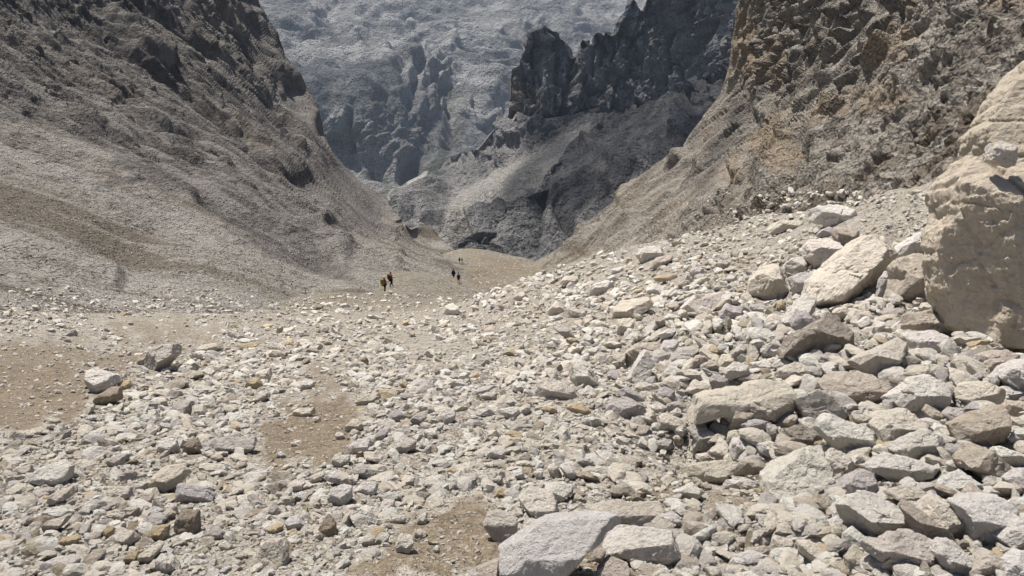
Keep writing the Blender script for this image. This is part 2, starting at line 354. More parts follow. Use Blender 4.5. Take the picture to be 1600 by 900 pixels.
def r_attr(P, px, py, Y, nrm):
    st = np.zeros_like(px)
    jx = px + 14 * fbm(P * .25, 3, 61); jy = py + 14 * fbm(P * .25, 3, 62)
    for poly in STAINS: st = np.maximum(st, soft_poly(jx, jy, poly, 12))
    foot = smooth(-20, 40, py - (395 - (px - 845) * .25) )
    dk = np.zeros_like(px)
    for poly, w in (([(1425,190),(1390,222),(1355,250),(1300,285)], 7), ([(1095,290),(1120,230),(1160,170)], 18), ([(1500,110),(1470,130)], 5)):
        dd, _ = seg_dist(jx, jy, poly); dk = np.maximum(dk, .8 * np.exp(-(dd / w) ** 2))
    g = grid_normals(P); up = np.abs(g[..., 2])
    sc = foot + soft_poly(jx, jy, [(1600,150),(1600,330),(1440,300),(1340,285),(1420,220)], 30) * .8 + smooth(.62, .9, up) * .5
    return {'scree': np.clip(sc, 0, 1), 'strata': fbm((P @ R_FR.T) * np.array([0.03, .40, .40]) + fbm(P * .06, 2, 13)[..., None] * .5, 5, 93, .7), 'streak': fbm((P @ R_FR.T) * np.array([0.02, 0.25, 0.25]), 4, 24), 'stain': np.clip(st * .7 + .35 * smooth(.15, .5, fbm(P * .05, 3, 66)), 0, 1), 'dark': dk}
patch('right_mountain', r_bound, R_DEPTH, 700, 820, r_disp, M_RIGHT, r_attr, wraps=((4, 4, -2), (20, 14, -8), (90, 60, -30), (300, 160, -60)))

# ---- the dark ridge that runs down into the valley, with its grey scree patch
D_CTRL = [(712,388,430),(850,300,520),(1000,300,440),(1140,200,400),(900,225,740),(1070,140,790),(1000,200,640),(1150,60,620),(850,400,390),(1200,300,390),
    (1000,400,350),(780,340,500),(960,180,760),(1200,0,600),(1250,150,400),(700,450,380)]
D_DEPTH = depth_field(D_CTRL)
D_TOP = line_fn([(650,420),(700,392),(716,376),(735,358),(765,335),(790,315),(820,300),(850,272),(868,248),(885,232),(910,213),(940,196),(960,178),(1000,163),(1040,148),(1070,130),(1100,118),(1260,60)])
def d_bound(u, v):
    px = 655 + u * 600; return px, 470 + v * (D_TOP(px) - 470)
D_LINES = [([(850,272),(830,320),(770,390)], 14, -2.0), ([(870,300),(890,350),(860,400)], 10, -2.2), ([(1070,185),(1090,200),(1010,285),(930,330)], 14, 2.2),
    ([(760,335),(740,380)], 8, -1.5), ([(960,300),(900,370)], 14, 2.0), ([(1075,130),(1068,180),(1060,215)], 9, -2.5), ([(900,215),(960,250),(1050,300)], 9, 1.0)]
def d_disp(P, px, py, Y):
    f = Y / 500; q = P @ np.array([[-0.62, -0.70, -0.35], [0.3, 0.0, 0.95], [0.7, -0.6, 0.3]]).T
    scr = soft_poly(px, py, [(905,225),(1000,175),(1068,150),(1075,190),(1010,250),(900,285),(870,275)], 20)
    d = billow(q * np.array([0.005, 0.026, 0.026]), 7, 71, 0.52) * 12 + fbm(P * 0.006, 3, 73) * 12
    bl, e = blocks(q * np.array([0.014, 0.05, 0.05]) + fbm(P * .02, 2, 3)[..., None], 75); bl2, _ = blocks(q * np.array([0.05, 0.16, 0.16]), 76)
    d = (d + bl * 7 + bl2 * 3 - np.exp(-e * 9) * 2) * f * (1 - .5 * scr)
    for poly, w, a in D_LINES:
        dd, al = seg_dist(px, py, poly); d = d + a * 8 * f * np.exp(-(dd / w) ** 2) * smooth(0, .12, al) * smooth(0, .12, 1 - al)
    return d
def d_attr(P, px, py, Y, nrm):
    jx = px + 12 * fbm(P * .02, 3, 81)
    scr = soft_poly(jx, py, [(905,225),(1000,175),(1068,150),(1075,190),(1010,250),(900,285),(870,275)], 20)
    pale = soft_poly(jx, py, [(752,300),(800,300),(775,325),(742,345)], 8) * .0
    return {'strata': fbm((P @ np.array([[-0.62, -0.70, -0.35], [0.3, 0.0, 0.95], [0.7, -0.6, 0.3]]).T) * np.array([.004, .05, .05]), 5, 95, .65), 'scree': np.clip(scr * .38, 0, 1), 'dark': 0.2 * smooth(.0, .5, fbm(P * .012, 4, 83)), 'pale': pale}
patch('dark_ridge', d_bound, D_DEPTH, 330, 480, d_disp, M_SHADE_TINTED, d_attr, top_wraps=((6, 30, -12), (30, 120, -90)), on_bvh=False)

# ---- the pinnacles
P_CTRL = [(795,180,860),(850,200,850),(900,200,860),(1000,170,850),(1080,140,820),(1200,100,640),(850,60,905),(930,60,905),(985,10,900),(1050,0,860),(1150,-60,760),(1200,-100,720),
    (870,130,870),(1100,60,820),(795,110,900),(850,260,880),(1000,240,850),(795,230,900),(880,75,935),(1005,10,915)]
P_DEPTH = depth_field(P_CTRL)
P_TOP = line_fn([(786,196),(794,180),(796,125),(800,108),(812,102),(817,84),(823,70),(829,53),(838,47),(848,41),(858,45),(866,49),(872,58),(880,62),(888,72),(893,84),(899,78),(902,64),(909,59),(915,62),(919,70),
    (922,54),(929,49),(936,48),(941,55),(944,46),(951,47),(958,52),(964,38),(970,28),(977,22),(981,10),(987,-2),(993,-4),(998,12),(1003,16),(1008,2),(1015,-8),(1060,-40),(1110,-70),(1220,-90)])
def p_bound(u, v):
    px = 786 + u * 440; return px, 290 + v * (P_TOP(px) - 290)
P_LINES = [([(1048,-20),(1047,40),(1046,120)], 4, -18), ([(926,60),(922,100),(932,145)], 4, -14), ([(893,84),(888,120),(880,200)], 4.5, -16), ([(1003,16),(990,60),(975,100)], 4, -10),
    ([(1075,20),(1078,90),(1070,125)], 5, -9), ([(812,102),(816,140),(806,185)], 4, -12), ([(850,50),(856,100),(850,160)], 9, 10), ([(910,70),(908,120),(900,160)], 8, 9), ([(985,10),(1010,60),(1020,110)], 12, 12),
    ([(1110,0),(1112,60),(1100,110)], 5, -10), ([(965,120),(1000,118),(1040,128)], 4, -6), ([(960,60),(955,110)], 3, -8), ([(870,70),(872,130),(865,180)], 3, -7), ([(835,60),(832,120),(828,170)], 3, -7)]
def p_disp(P, px, py, Y):
    s = P * np.array([0.055, 0.03, 0.012])
    d = billow(s, 6, 91, 0.6) * 4 + fbm(P * np.array([.02, .02, .006]), 3, 93) * 13
    bl, e = blocks(P * np.array([0.06, 0.05, 0.030]) + fbm(P * .03, 2, 8)[..., None] * .5, 95, 1.2, .08); bl2, _ = blocks(P * np.array([0.2, 0.13, 0.12]), 96, 1.2, .1)
    d = d + bl * 11 + bl2 * 5 - np.exp(-e * 12) * 3
    for poly, w, a in P_LINES:
        dd, al = seg_dist(px + 3 * perlin(P * .05, 5), py, poly); d = d + a * np.exp(-(dd / w) ** 2) * smooth(0, .1, al) * smooth(0, .1, 1 - al)
    return d
def p_attr(P, px, py, Y, nrm):
    st = np.maximum(soft_poly(px + 5 * perlin(P * .03, 6), py, [(794,110),(812,120),(810,185),(795,182)], 5), .6 * soft_poly(px, py, [(824,120),(842,130),(840,165),(826,160)], 8))
    return {'stain': st * .8, 'dark': 0.12 * smooth(.05, .5, fbm(P * np.array([.04, .04, .008]), 4, 99))}
patch('pinnacle_ridge', p_bound, P_DEPTH, 300, 440, p_disp, M_PIN, p_attr, top_wraps=((4, 14, -6), (8, 60, -90), (0, 120, -260)), on_bvh=False)

# ---- the grey slope under the pinnacles that runs down to the valley floor
S_CTRL = [(650,320,760),(700,370,580),(760,300,720),(850,230,770),(800,190,835),(730,228,1000),(640,292,900),(610,330,830),(900,200,800),(850,310,600),(700,300,850),(620,380,700),(950,180,840),(720,400,520),(830,205,800)]
S_DEPTH = depth_field(S_CTRL)
S_TOP = line_fn([(560,350),(600,325),(625,303),(645,290),(665,276),(690,262),(700,245),(722,236),(745,232),(760,215),(775,196),(792,178),(805,172),(840,192),(900,180),(960,160)])
def s_bound(u, v):
    px = 575 + u * 420; return px, 440 + v * (S_TOP(px) - 440)
S_LINES = [([(620,335),(700,300),(760,262),(800,232)], 9, 1.5), ([(640,350),(720,325),(800,290),(850,262)], 8, -1.6), ([(690,355),(740,350),(800,318)], 8, 1.6), ([(700,372),(735,352)], 7, -1.5),
    ([(700,290),(740,262),(760,240)], 6, -1.4), ([(790,215),(850,190)], 8, 1.6), ([(660,372),(690,340),(720,335)], 6, -1.2)]
def s_disp(P, px, py, Y):
    q = P @ np.array([[-0.62, -0.70, -0.35], [0.3, 0.0, 0.95], [0.7, -0.6, 0.3]]).T
    fan = soft_poly(px, py, [(795,262),(880,215),(915,200),(905,225),(850,268),(780,300),(700,330),(720,305)], 12)
    d = billow(q * np.array([0.005, 0.026, 0.026]), 6, 171, 0.58) * 11 + fbm(P * 0.006, 3, 173) * 10
    bl, e = blocks(q * np.array([0.012, 0.05, 0.05]), 175); d = (d + bl * 5) * (1 - .85 * fan)
    for poly, w, a in S_LINES:
        dd, al = seg_dist(px, py, poly); d = d + a * 8 * np.exp(-(dd / w) ** 2) * smooth(0, .12, al) * smooth(0, .12, 1 - al)
    return d
def s_attr(P, px, py, Y, nrm):
    jx = px + 8 * fbm(P * .02, 3, 181); jy = py + 6 * fbm(P * .02, 3, 182)
    fan = soft_poly(jx, jy, [(795,262),(880,215),(915,200),(905,225),(850,268),(780,300),(700,330),(720,305)], 12)
    low = soft_poly(jx, jy, [(650,345),(735,345),(728,395),(690,390)], 12)
    pale = .0 * px
    for poly, w in (([(625,330),(640,322),(655,318)], 3), ([(760,308),(775,300),(790,297)], 4), ([(738,262),(741,250),(737,240)], 1.5)):
        dd, _ = seg_dist(jx, jy, poly); pale = np.maximum(pale, .7 * np.exp(-(dd / w) ** 2))
    return {'scree': np.clip(fan + low * .8, 0, 1), 'pale': np.maximum(pale, .25 * fan)}
patch('middle_slope', s_bound, S_DEPTH, 280, 400, s_disp, M_RIDGE, s_attr, top_wraps=((-10, 40, -20), (-20, 150, -140)), on_bvh=False)

# ---- the far plateau, its cliffs and the valley floor
F_CTRL = [(500,258,1700),(500,165,1800),(560,255,1680),(560,180,1790),(640,300,1480),(620,330,1380),(700,238,1850),(650,250,1780),(640,185,1900),(690,165,2300),(700,100,2750),(500,60,2700),(600,0,3400),(900,0,3700),
    (800,60,3000),(780,180,2250),(730,200,1980),(450,0,3100),(450,150,1850),(450,270,1600),(600,400,1200),(1000,200,2400),(1200,0,3700),(330,100,2200),(330,400,1200),(1250,400,1500),(800,-60,4600),(330,-60,4300),(1250,-60,4600),(700,30,3200)]
F_DEPTH = depth_field(F_CTRL)
def f_bound(u, v):
    return 300 + u * 980, 440 - v * 515
F_LINES = [([(500,195),(560,200),(600,235),(640,262)], 18, 22), ([(640,165),(690,180),(700,215)], 16, 18), ([(560,255),(620,270),(660,252)], 12, -22), ([(690,165),(705,195),(690,235)], 8, -26),
    ([(500,20),(530,50),(540,85)], 14, -26), ([(560,60),(620,80),(660,90)], 14, -24), ([(720,180),(790,165),(860,160)], 12, -18), ([(730,150),(780,140),(830,138)], 10, 14),
    ([(720,205),(760,190),(785,178)], 9, 20), ([(430,110),(560,112),(680,120)], 9, 12), ([(500,225),(540,215),(570,200)], 5, -14), ([(545,180),(548,240)], 5, -20), ([(610,190),(625,250)], 6, -16),
    ([(690,85),(740,60),(800,50)], 10, 16), ([(760,110),(800,95)], 10, -16)]
def f_disp(P, px, py, Y):
    hi = smooth(240, 130, py)
    d = fbm(P * np.array([.0022, .0018, .004]), 5, 201, .5) * 85 * hi + (fbm(P * np.array([.0022, .0050, .014]), 7, 203, 0.62) * 34 - np.abs(perlin(P * np.array([.003, .005, .012]), 209)) * 30) * (0.35 + .65 * smooth(330, 220, py))
    zz = P[..., 2] / 34 + fbm(P * np.array([.003, .0022, .003]), 4, 221) * 2.4; fr = zz - np.floor(zz); d = d + (smooth(0, .75, fr) - smooth(.75, 1, fr)) * 17 * (.4 + hi)
    q = P * np.array([.008, .006, .03]); bl, e = blocks(q + fbm(P * .004, 3, 9)[..., None], 205); bl2, _ = blocks(q * 3.1, 206)
    cl = soft_poly(px, py, [(480,170),(560,175),(640,170),(700,170),(700,220),(650,255),(560,258),(480,250)], 25)
    d = d * (1 - .3 * cl) + (bl * 9 + bl2 * 4) * (.6 + .6 * cl) + billow(P * np.array([.03, .02, .004]), 4, 207) * 12 * cl
    flo = soft_poly(px, py, [(600,330),(600,300),(640,262),(690,236),(702,232),(690,250),(660,285),(640,330)], 10)
    d = d * (1 - .9 * flo)
    for poly, w, a in F_LINES:
        dd, al = seg_dist(px + 8 * perlin(P * .006, 14), py + 6 * perlin(P * .006, 15), poly); d = d + 1.8 * a * np.exp(-(dd / w) ** 2) * smooth(0, .12, al) * smooth(0, .12, 1 - al)
    return d
def f_attr(P, px, py, Y, nrm):
    jx = px + 5 * fbm(P * .01, 3, 211); jy = py + 4 * fbm(P * .01, 3, 212)
    veg = soft_poly(jx, jy, [(592,325),(600,300),(605,280),(640,284),(668,262),(690,228),(702,234),(690,252),(655,285),(632,312),(612,328)], 5) * .75
    veg = np.maximum(veg, .5 * soft_poly(jx, jy, [(680,150),(720,160),(728,168),(700,176)], 6))
    pale = soft_poly(jx, jy, [(637,282),(645,272),(668,266),(665,274),(648,284),(640,290)], 2.5)
    for poly, w, a in (([(612,326),(606,305),(618,290),(640,288)], 1.3, .8), ([(655,262),(675,250),(684,232)], 1.2, .6), ([(682,150),(700,172),(705,176)], 1.4, .6)):
        dd, _ = seg_dist(px, py, poly); pale = np.maximum(pale, a * np.exp(-(dd / w) ** 2))
    g = grid_normals(P); scr = soft_poly(jx, jy, [(560,262),(610,262),(650,250),(690,225),(700,190),(712,190),(715,235),(640,300),(590,300),(540,290)], 15)
    return {'scree': np.clip(scr * .9 + smooth(.5, .95, np.abs(g[..., 2])) * .35, 0, 1), 'veg': veg, 'pale': pale,
            'strata': fbm(P * np.array([.003, .004, .03]) + fbm(P * .002, 2, 7)[..., None], 5, 97, .65), 'dark': .6 * smooth(.05, .4, fbm(P * np.array([.003, .004, .012]), 5, 213, .6))}
patch('far_hills', f_bound, F_DEPTH, 420, 640, f_disp, M_FAR, f_attr, on_bvh=False)
# ------------------------------------------------------------------ the rubble ground underfoot, down to the crest where the gully drops away
g_pts = []
def gp(px, py, Y, dz=0.0): g_pts.append(at(px, py, Y) + np.array([0, 0, dz]))
for row in ([(-100,900,2.8),(400,900,2.5),(800,900,2.45),(1200,900,2.35),(1600,900,2.3),(2000,900,2.2)],
            [(-200,800,4.0),(0,800,3.7),(400,800,3.4),(800,800,3.25),(1200,800,3.1),(1600,800,2.9),(2000,800,2.8)],
            [(-300,700,5.8),(0,700,5.2),(400,700,5.0),(800,700,4.7),(1200,700,4.3),(1600,700,3.8),(2000,700,3.6)],
            [(-300,620,8.5),(0,620,8.2),(200,600,9.2),(400,600,9.2),(600,600,8.6),(800,600,7.8),(1000,600,7.0),(1200,600,6.0),(1400,600,5.3),(1600,600,5.0),(2000,600,4.6)],
            [(0,540,13.5),(200,530,17),(400,530,19.5),(600,530,17.5),(800,530,13),(1000,530,11),(1200,530,9.3),(1400,540,7.6),(1600,545,7.0),(2000,540,6.4)],
            [(0,490,22.5),(200,495,27),(400,490,34),(600,490,38),(700,480,40),(800,480,25),(1000,470,18.5),(1200,460,14.5),(1400,460,11.5),(1600,460,10.5),(2000,440,9)],
            [(850,434,42),(1000,389,36),(1200,341,27),(1460,291,20),(1700,245,16),(2000,200,13)],
            [(480,463,62),(600,456,73),(612,446,80),(760,470,58),(700,452,92),(720,442,100),(780,443,108),(640,430,118),(550,440,100),(840,428,105)],
            [(720,411,205),(820,412,228),(740,396,246),(830,409,238),(780,400,244),(680,415,185),(640,405,200),(860,415,215)]):
    for p in row: gp(*p)
for p in [(0,0,0),(-3,0,-.3),(3,0,.3),(0,-4,1.0),(-9,0,-1.4),(9,0,1.6),(-8,-6,1),(8,-6,2.5),(0,-10,2)]: g_pts.append(np.array(p, float))
for (px, py, Y) in [(850,434,42),(1000,389,36),(1200,341,27),(1460,291,20),(1700,245,16)]:     # the rubble mound drops behind its skyline
    p = at(px, py, Y); g_pts.append(p + np.array([p[0] * .3, Y * .3, -0.62 * .3 * Y])); g_pts.append(p + np.array([p[0] * .9, Y * .9, -.55 * .9 * Y]))
for (px, py, Y) in [(740,396,246),(820,412,236),(680,398,230)]:
    p = at(px, py, Y); g_pts.append(p + np.array([0, 60, -70])); g_pts.append(p + np.array([0, 160, -190]))
for (px, py) in [(0,440),(200,450),(400,440),(500,430),(0,380),(200,380),(400,380),(600,410)]:    # it runs on beneath the left mountain's scree
    p = at(px, py, float(L_DEPTH(px, py))); g_pts.append(p + np.array([0, 0, -.05 * p[1]]))
g_pts = np.array(g_pts)
gw = lambda x, y: (2.2 * x / (np.maximum(y, -4) + 7), np.log(np.maximum(y, -11) + 12) * 1.5)
_gx, _gy = gw(g_pts[:, 0], g_pts[:, 1])
# work on the height relative to a plain 24 degree slope so that the interpolation stays calm
BASE_S = 0.42
G_T = TPS(np.c_[_gx, _gy], (g_pts[:, 2] + BASE_S * g_pts[:, 1]) / (np.abs(g_pts[:, 1]) + 6), 2e-4)
def ground_z(x, y):
    a, b = gw(x, y); return G_T(a, b) * (np.abs(y) + 6) - BASE_S * y
BARE = [([(440,645),(545,640),(530,700),(425,715),(410,690)], .8), ([(680,800),(775,795),(780,850),(700,895),(560,895),(640,850)], .9), ([(-50,575),(80,570),(130,610),(120,645),(-50,650)], .8),
    ([(-50,540),(120,535),(220,560),(150,590),(-50,600)], .6), ([(475,600),(500,575),(540,570),(520,610),(490,635)], .55), ([(1010,740),(1080,700),(1080,770),(1000,790)], .7),
    ([(940,830),(900,880),(850,900),(960,900),(960,870)], .8), ([(600,530),(690,525),(720,550),(640,555)], .35), ([(180,510),(330,515),(300,530),(190,535)], .5), ([(1130,750),(1180,760),(1170,800),(1110,800)], .6)]
def jitter(px, py):                                        # ragged edges for the bare patches
    a = np.stack([px / 60, py / 40, 0 * px], -1); f = lambda q, sd: sum(.5 ** k * perlin(q * 2.03 ** k + 3.7 * k, sd + 7 * k) for k in range(4))
    return px + 60 * f(a, 330), py + 40 * f(a + 9, 331)
def ground_mat():
    k = N('gravel_soil')
    n1 = k.noise(0.9, 6, 0.6); n2 = k.noise(6.0, 5, 0.65); g1 = k.sep(k.vor(38, 'F1', 'Color')); g2 = k.sep(k.vor(110, 'F1', 'Color')); g0 = k.sep(k.vor(9, 'F1', 'Color'))
    soil = k.mix(k.ramp(n2, .35, .65), (0.135, 0.10, 0.065), (0.21, 0.165, 0.115))
    soil = k.mix(k.ramp(g2, .3, 1, 0, .5), soil, (0.30, 0.255, 0.19)); soil = k.mix(k.ramp(g1, .8, .95, 0, .5), soil, (0.36, 0.32, 0.26))
    grav = k.mix(k.ramp(g0, 0, 1), (0.17, 0.145, 0.115), (0.36, 0.325, 0.275)); grav = k.mix(k.ramp(g1, 0.0, 1.0, 0, .6), grav, (0.48, 0.445, 0.385))
    grav = k.mix(k.ramp(n1, .5, .72, 0, .5), grav, (0.30, 0.25, 0.185))
    fac = k.ramp(k.math('ADD', k.attr('bare'), k.math('MULTIPLY', k.math('SUBTRACT', n2, .5), .7)), .3, .7)
    far = k.attr('far')
    fc = k.mix(k.sep(k.vor(2.6, 'F1', 'Color')), (0.20, 0.175, 0.14), (0.42, 0.385, 0.325)); fc = k.mix(k.ramp(k.noise(.12, 5, .6), .42, .62, 0, .6), fc, (0.33, 0.27, 0.195))
    fc = k.mix(k.math('MULTIPLY', k.attr('brown'), k.ramp(k.noise(.35, 6, .75), .35, .6, .3, 1)), fc, (0.25, 0.195, 0.13))
    fc = k.mix(k.ramp(k.noise(.8, 6, .8), .45, .65, 0, .5), fc, (0.15, 0.13, 0.10))
    col = k.mix(far, k.mix(fac, grav, soil), fc)
    nor = k.bump(k.vor(9), .05, .7); nor = k.bump(k.vor(38), .016, .9, nor); nor = k.bump(k.vor(110), .006, .9, nor); nor = k.bump(k.math('MULTIPLY', k.vor(2.6), far), .25, .9, nor); nor = k.bump(k.math('MULTIPLY', k.noise(.7, 6, .75), far), 1.2, .8, nor)
    return k.done(col, nor)
def build_ground():
    nr, nc = 640, 720
    az = np.radians(np.linspace(-76, 76, nc)); r = np.r_[np.linspace(-11, 1.2, 40)[:-1], np.geomspace(1.2, 420, nr - 39)]
    Yc = r[:, None] * np.ones((1, nc)); X = np.tan(az)[None, :] * (np.maximum(Yc, 0) + 1.2) * .55 * 1.9
    X = np.clip(X, -420, 420); Z = ground_z(X, Yc); G = np.stack([X, Yc, Z], -1)
    px, py, zc = to_px(G); zz = np.maximum(zc, .5)
    bare = np.zeros_like(px); jx, jy = jitter(px, py)
    for poly, a in BARE: bare = np.maximum(bare, np.where(zc > .5, a * soft_poly(jx, jy, poly, 30), 0))
    amp = np.clip(Yc / 12, .3, 4)
    lump = fbm(G * 2.2, 4, 309) * .05 * bare * np.clip(Yc / 6, .7, 3) + fbm(G * .55, 4, 301) * .10 * np.clip(Yc / 6, .7, 3) + fbm(G * .12, 3, 303) * .5 * smooth(12, 60, Yc)
    stony = billow(G * 1.3, 4, 305) * .07 * (1 - bare) * smooth(5, 14, Yc) * amp
    bl, e = blocks(G * np.array([.55, .55, .55]), 307, 1.0); bl2, _ = blocks(G * 1.6, 308, 1.0)
    Z2 = lump + stony + (bl * .35 + bl2 * .25) * smooth(25, 70, Yc) * (1 + 1.2 * smooth(85, 130, Yc))
    crag = soft_poly(px, py, [(480,458),(560,450),(640,452),(700,440),(760,450),(770,475),(690,482),(600,480),(500,490)], 14) * smooth(78, 88, Yc) * (Yc < 130)
    Z2 = Z2 + crag * (billow(G * .22, 4, 311) * 1.0 + bl * .5)
    Z2 = Z2 + (fbm(G * np.array([.05, .10, .1]), 4, 317) * 2.2 + billow(G * .3, 3, 318) * .7) * smooth(120, 180, Yc)
    brown = soft_poly(px, py, [(722,420),(745,405),(810,412),(838,425),(800,445),(770,450),(740,440)], 8) * (Yc > 90)
    pile = smooth(850, 1150, px) * (zc > .5) * (.35 + .65 * smooth(3.5, 6, Yc)) * smooth(300, 420, py) * smooth(26, 10, Yc)
    Z2 = Z2 + pile * (bl * .35 + billow(G * np.array([1.1, 1.1, .5]), 3, 313) * .22 - .08)
    G[..., 2] += Z2
    far = smooth(22, 60, Yc)
    me = mesh_from('ground', G, grid_faces(nr, nc), ground_mat(), True, {'bare': bare, 'far': far, 'brown': np.clip(brown * (.75 + 1.6 * fbm(np.stack([G[..., 0] * .22 + G[..., 1] * .10, G[..., 1] * .03, 0 * px], -1), 4, 340)), 0, 1)})
    BVH_DATA.append((G.reshape(-1, 3), grid_faces(nr, nc), 'ground'))
    return link('ground', me, kind='structure')
build_ground()
# ------------------------------------------------------------------ one BVH of the surfaces, to set stones on
def make_bvh():
    Vs, Fs, n = [], [], 0
    for V, F, nm in BVH_DATA:
        Vs.append(V); Fs.append(F + n); n += len(V)
    V = np.concatenate(Vs); F = np.concatenate(Fs)
    return BVHTree.FromPolygons(V.tolist(), F.tolist())
GBVH = make_bvh()
CAMV = Vector(CAM)
def hit(px, py):
    d = Vector(dirs(px, py)).normalized(); loc, nor, idx, dist = GBVH.ray_cast(CAMV, d)
    if loc is None: return None
    if nor.dot(d) > 0: nor = -nor
    return loc, nor
def zdepth(P): return (P[1] - CAM[1]) * CP - (P[2] - CAM[2]) * SP

# ------------------------------------------------------------------ limestone for every loose rock
def rock_mat():
    k = N('loose_limestone'); tint = k.n('ShaderNodeAttribute', attribute_name='tint').outputs['Color']
    unit = k.co
    n1 = k.noise(3.2, 6, .62); n2 = k.noise(14, 6, .65); n3 = k.noise(60, 4, .7); v = k.vor(26)
    c = k.mix(k.ramp(n1, .35, .68, 0, .30), tint, (0.48, 0.42, 0.335))
    c = k.mix(k.ramp(n2, .50, .72, 0, .5), c, (0.78, 0.74, 0.68))
    c = k.mix(k.ramp(n2, .42, .26, 0, .45), c, (0.24, 0.20, 0.155))
    c = k.mix(k.ramp(n3, .60, .74, 0, .35), c, (0.20, 0.175, 0.145))
    c = k.mix(k.ramp(v, .16, .05, 0, .25), c, (0.17, 0.145, 0.12))
    h = k.math('ADD', k.noise(9, 8, .68), k.math('MULTIPLY', k.noise(34, 6, .75), .35))
    nor = k.bump(k.noise(2.4, 11, .72), .16, .6); nor = k.bump(h, .075, .85, nor)
    return k.done(c, nor)
M_ROCK = rock_mat()
TONES = {'w': (0.755, 0.712, 0.645), 'n': (0.76, 0.725, 0.725), 'c': (0.70, 0.635, 0.535), 'g': (0.53, 0.49, 0.455), 'b': (0.54, 0.467, 0.385), 'o': (0.57, 0.455, 0.29), 'r': (0.36, 0.295, 0.215), 'p': (0.51, 0.477, 0.455), 'd': (0.36, 0.315, 0.26), 'f': (0.60, 0.525, 0.42)}
TONE_WORD = {'w': 'white', 'c': 'cream', 'g': 'grey', 'b': 'beige', 'o': 'ochre', 'r': 'brown', 'p': 'mauve-grey', 'd': 'dark grey', 'f': 'buff', 'n': 'bluish-white'}
def ico(level):
    import bmesh
    bm = bmesh.new(); bmesh.ops.create_icosphere(bm, subdivisions=level, radius=1.0)
    V = np.array([v.co[:] for v in bm.verts]); V /= np.linalg.norm(V, axis=1, keepdims=True)
    F = np.array([[v.index for v in f.verts] for f in bm.faces]); bm.free(); return V, F
ICO = {k: ico(max(k, 1)) for k in (1, 2, 3, 4, 5, 6, 7, 8)}
# blender's level 1 icosphere is the plain icosahedron; keep it as level 0 too, for the smallest stones
ICO[0] = ICO[1]; ICO[1] = ICO[2]
def add_color(me, cols):
    a = me.attributes.new('tint', 'FLOAT_COLOR', 'POINT'); a.data.foreach_set('color', np.asarray(cols, np.float32).ravel())
def cut(P, normals, offs, soft=0.0):
    for n, h in zip(normals, offs):
        d = P @ n; k = np.where(d > h, h / np.maximum(d, 1e-6), 1.0); P = P * k[:, None]
    return P
def sculpt(rng, poly, level, depth_k=0.8, planes=(), box=4.2, rough=1.0, cracks=()):
    """unit rock seen along -z: its outline is the polygon (units of its own half size), cut by broken faces"""
    D, F = ICO[level]; th = np.arctan2(D[:, 1], D[:, 0])
    poly = np.array(poly); R = np.full(len(D), 1e-3); ct, st = np.cos(th), np.sin(th)
    for i in range(len(poly)):
        a, b = poly[i], poly[(i + 1) % len(poly)]; e = b - a
        den = ct * e[1] - st * e[0]; den = np.where(np.abs(den) < 1e-9, 1e-9, den)
        t = (a[0] * e[1] - a[1] * e[0]) / den; s = (a[0] * st - a[1] * ct) / den
        R = np.where((t > 0) & (s >= -1e-3) & (s <= 1.001), np.maximum(R, t), R)
    c = np.hypot(D[:, 0], D[:, 1]); s = D[:, 2]; kk = 1 / (c ** box + np.abs(s) ** box) ** (1 / box)
    P = np.stack([R * ct * c * kk, R * st * c * kk, s * kk * depth_k], -1)
    ns, hs = [], []
    size = np.sqrt(max(1e-4, np.mean(R ** 2)))
    base = list(planes) if planes else [((0.0 + rng.uniform(-.3, .3), 0.75, 0.65), rng.uniform(.46, .62)), ((rng.uniform(-.35, .1), -.45, .85), rng.uniform(.50, .66)),
        ((rng.uniform(.5, .9), rng.uniform(-.2, .3), .7), rng.uniform(.6, .85)), ((-rng.uniform(.5, .9), rng.uniform(-.2, .3), .7), rng.uniform(.6, .85))]
    for k in range(0 if cracks else 6):
        v = rng.normal(size=3); v[2] = abs(v[2]) * (1 if k < 5 else -1); base.append((v, rng.uniform(.62, .88)))
    for n, h in base:
        n = np.array(n, float); n /= np.linalg.norm(n); ns.append(n)
        ext = np.percentile(P @ n, 99.5); hs.append(max(h, .5) * ext)
    P = cut(P, ns, hs)
    for n, h, wd, dp in cracks:                            # open joints: thin grooves along a plane
        n = np.array(n, float); n /= np.linalg.norm(n); q = P @ n - h + .05 * fbm(P * 2.2 + 4, 4, 19)
        P = P * (1 - dp * np.exp(-(q / wd) ** 2))[:, None]
    o = rng.uniform(-50, 50, 3); nrm = P / np.maximum(np.linalg.norm(P, axis=1, keepdims=True), 1e-6)
    b1, e1 = blocks(P * 1.9 + o, int(o[0] * 7) & 255, 1.2, .10); b2, _ = blocks(P * 5.0 + o, 31, 1.2, .12)
    d = fbm(P * 1.6 + o, 6, 3, .55) * .06 + b1 * .06 * rough + (b2 * .028 * rough if level > 2 else 0) - np.exp(-e1 * 16) * .03 * rough
    if level > 6: d = d + blocks(P * 11 + o, 33, 1.2, .12)[0] * .012 + fbm(P * np.array([3, 9, 3]) + o, 5, 14, .6) * .03
    if level > 4: d = d + billow(P * 5 + o, 5, 8, .6) * .016 * max(rough, .7)
    return P + nrm * (d * size)[:, None], F

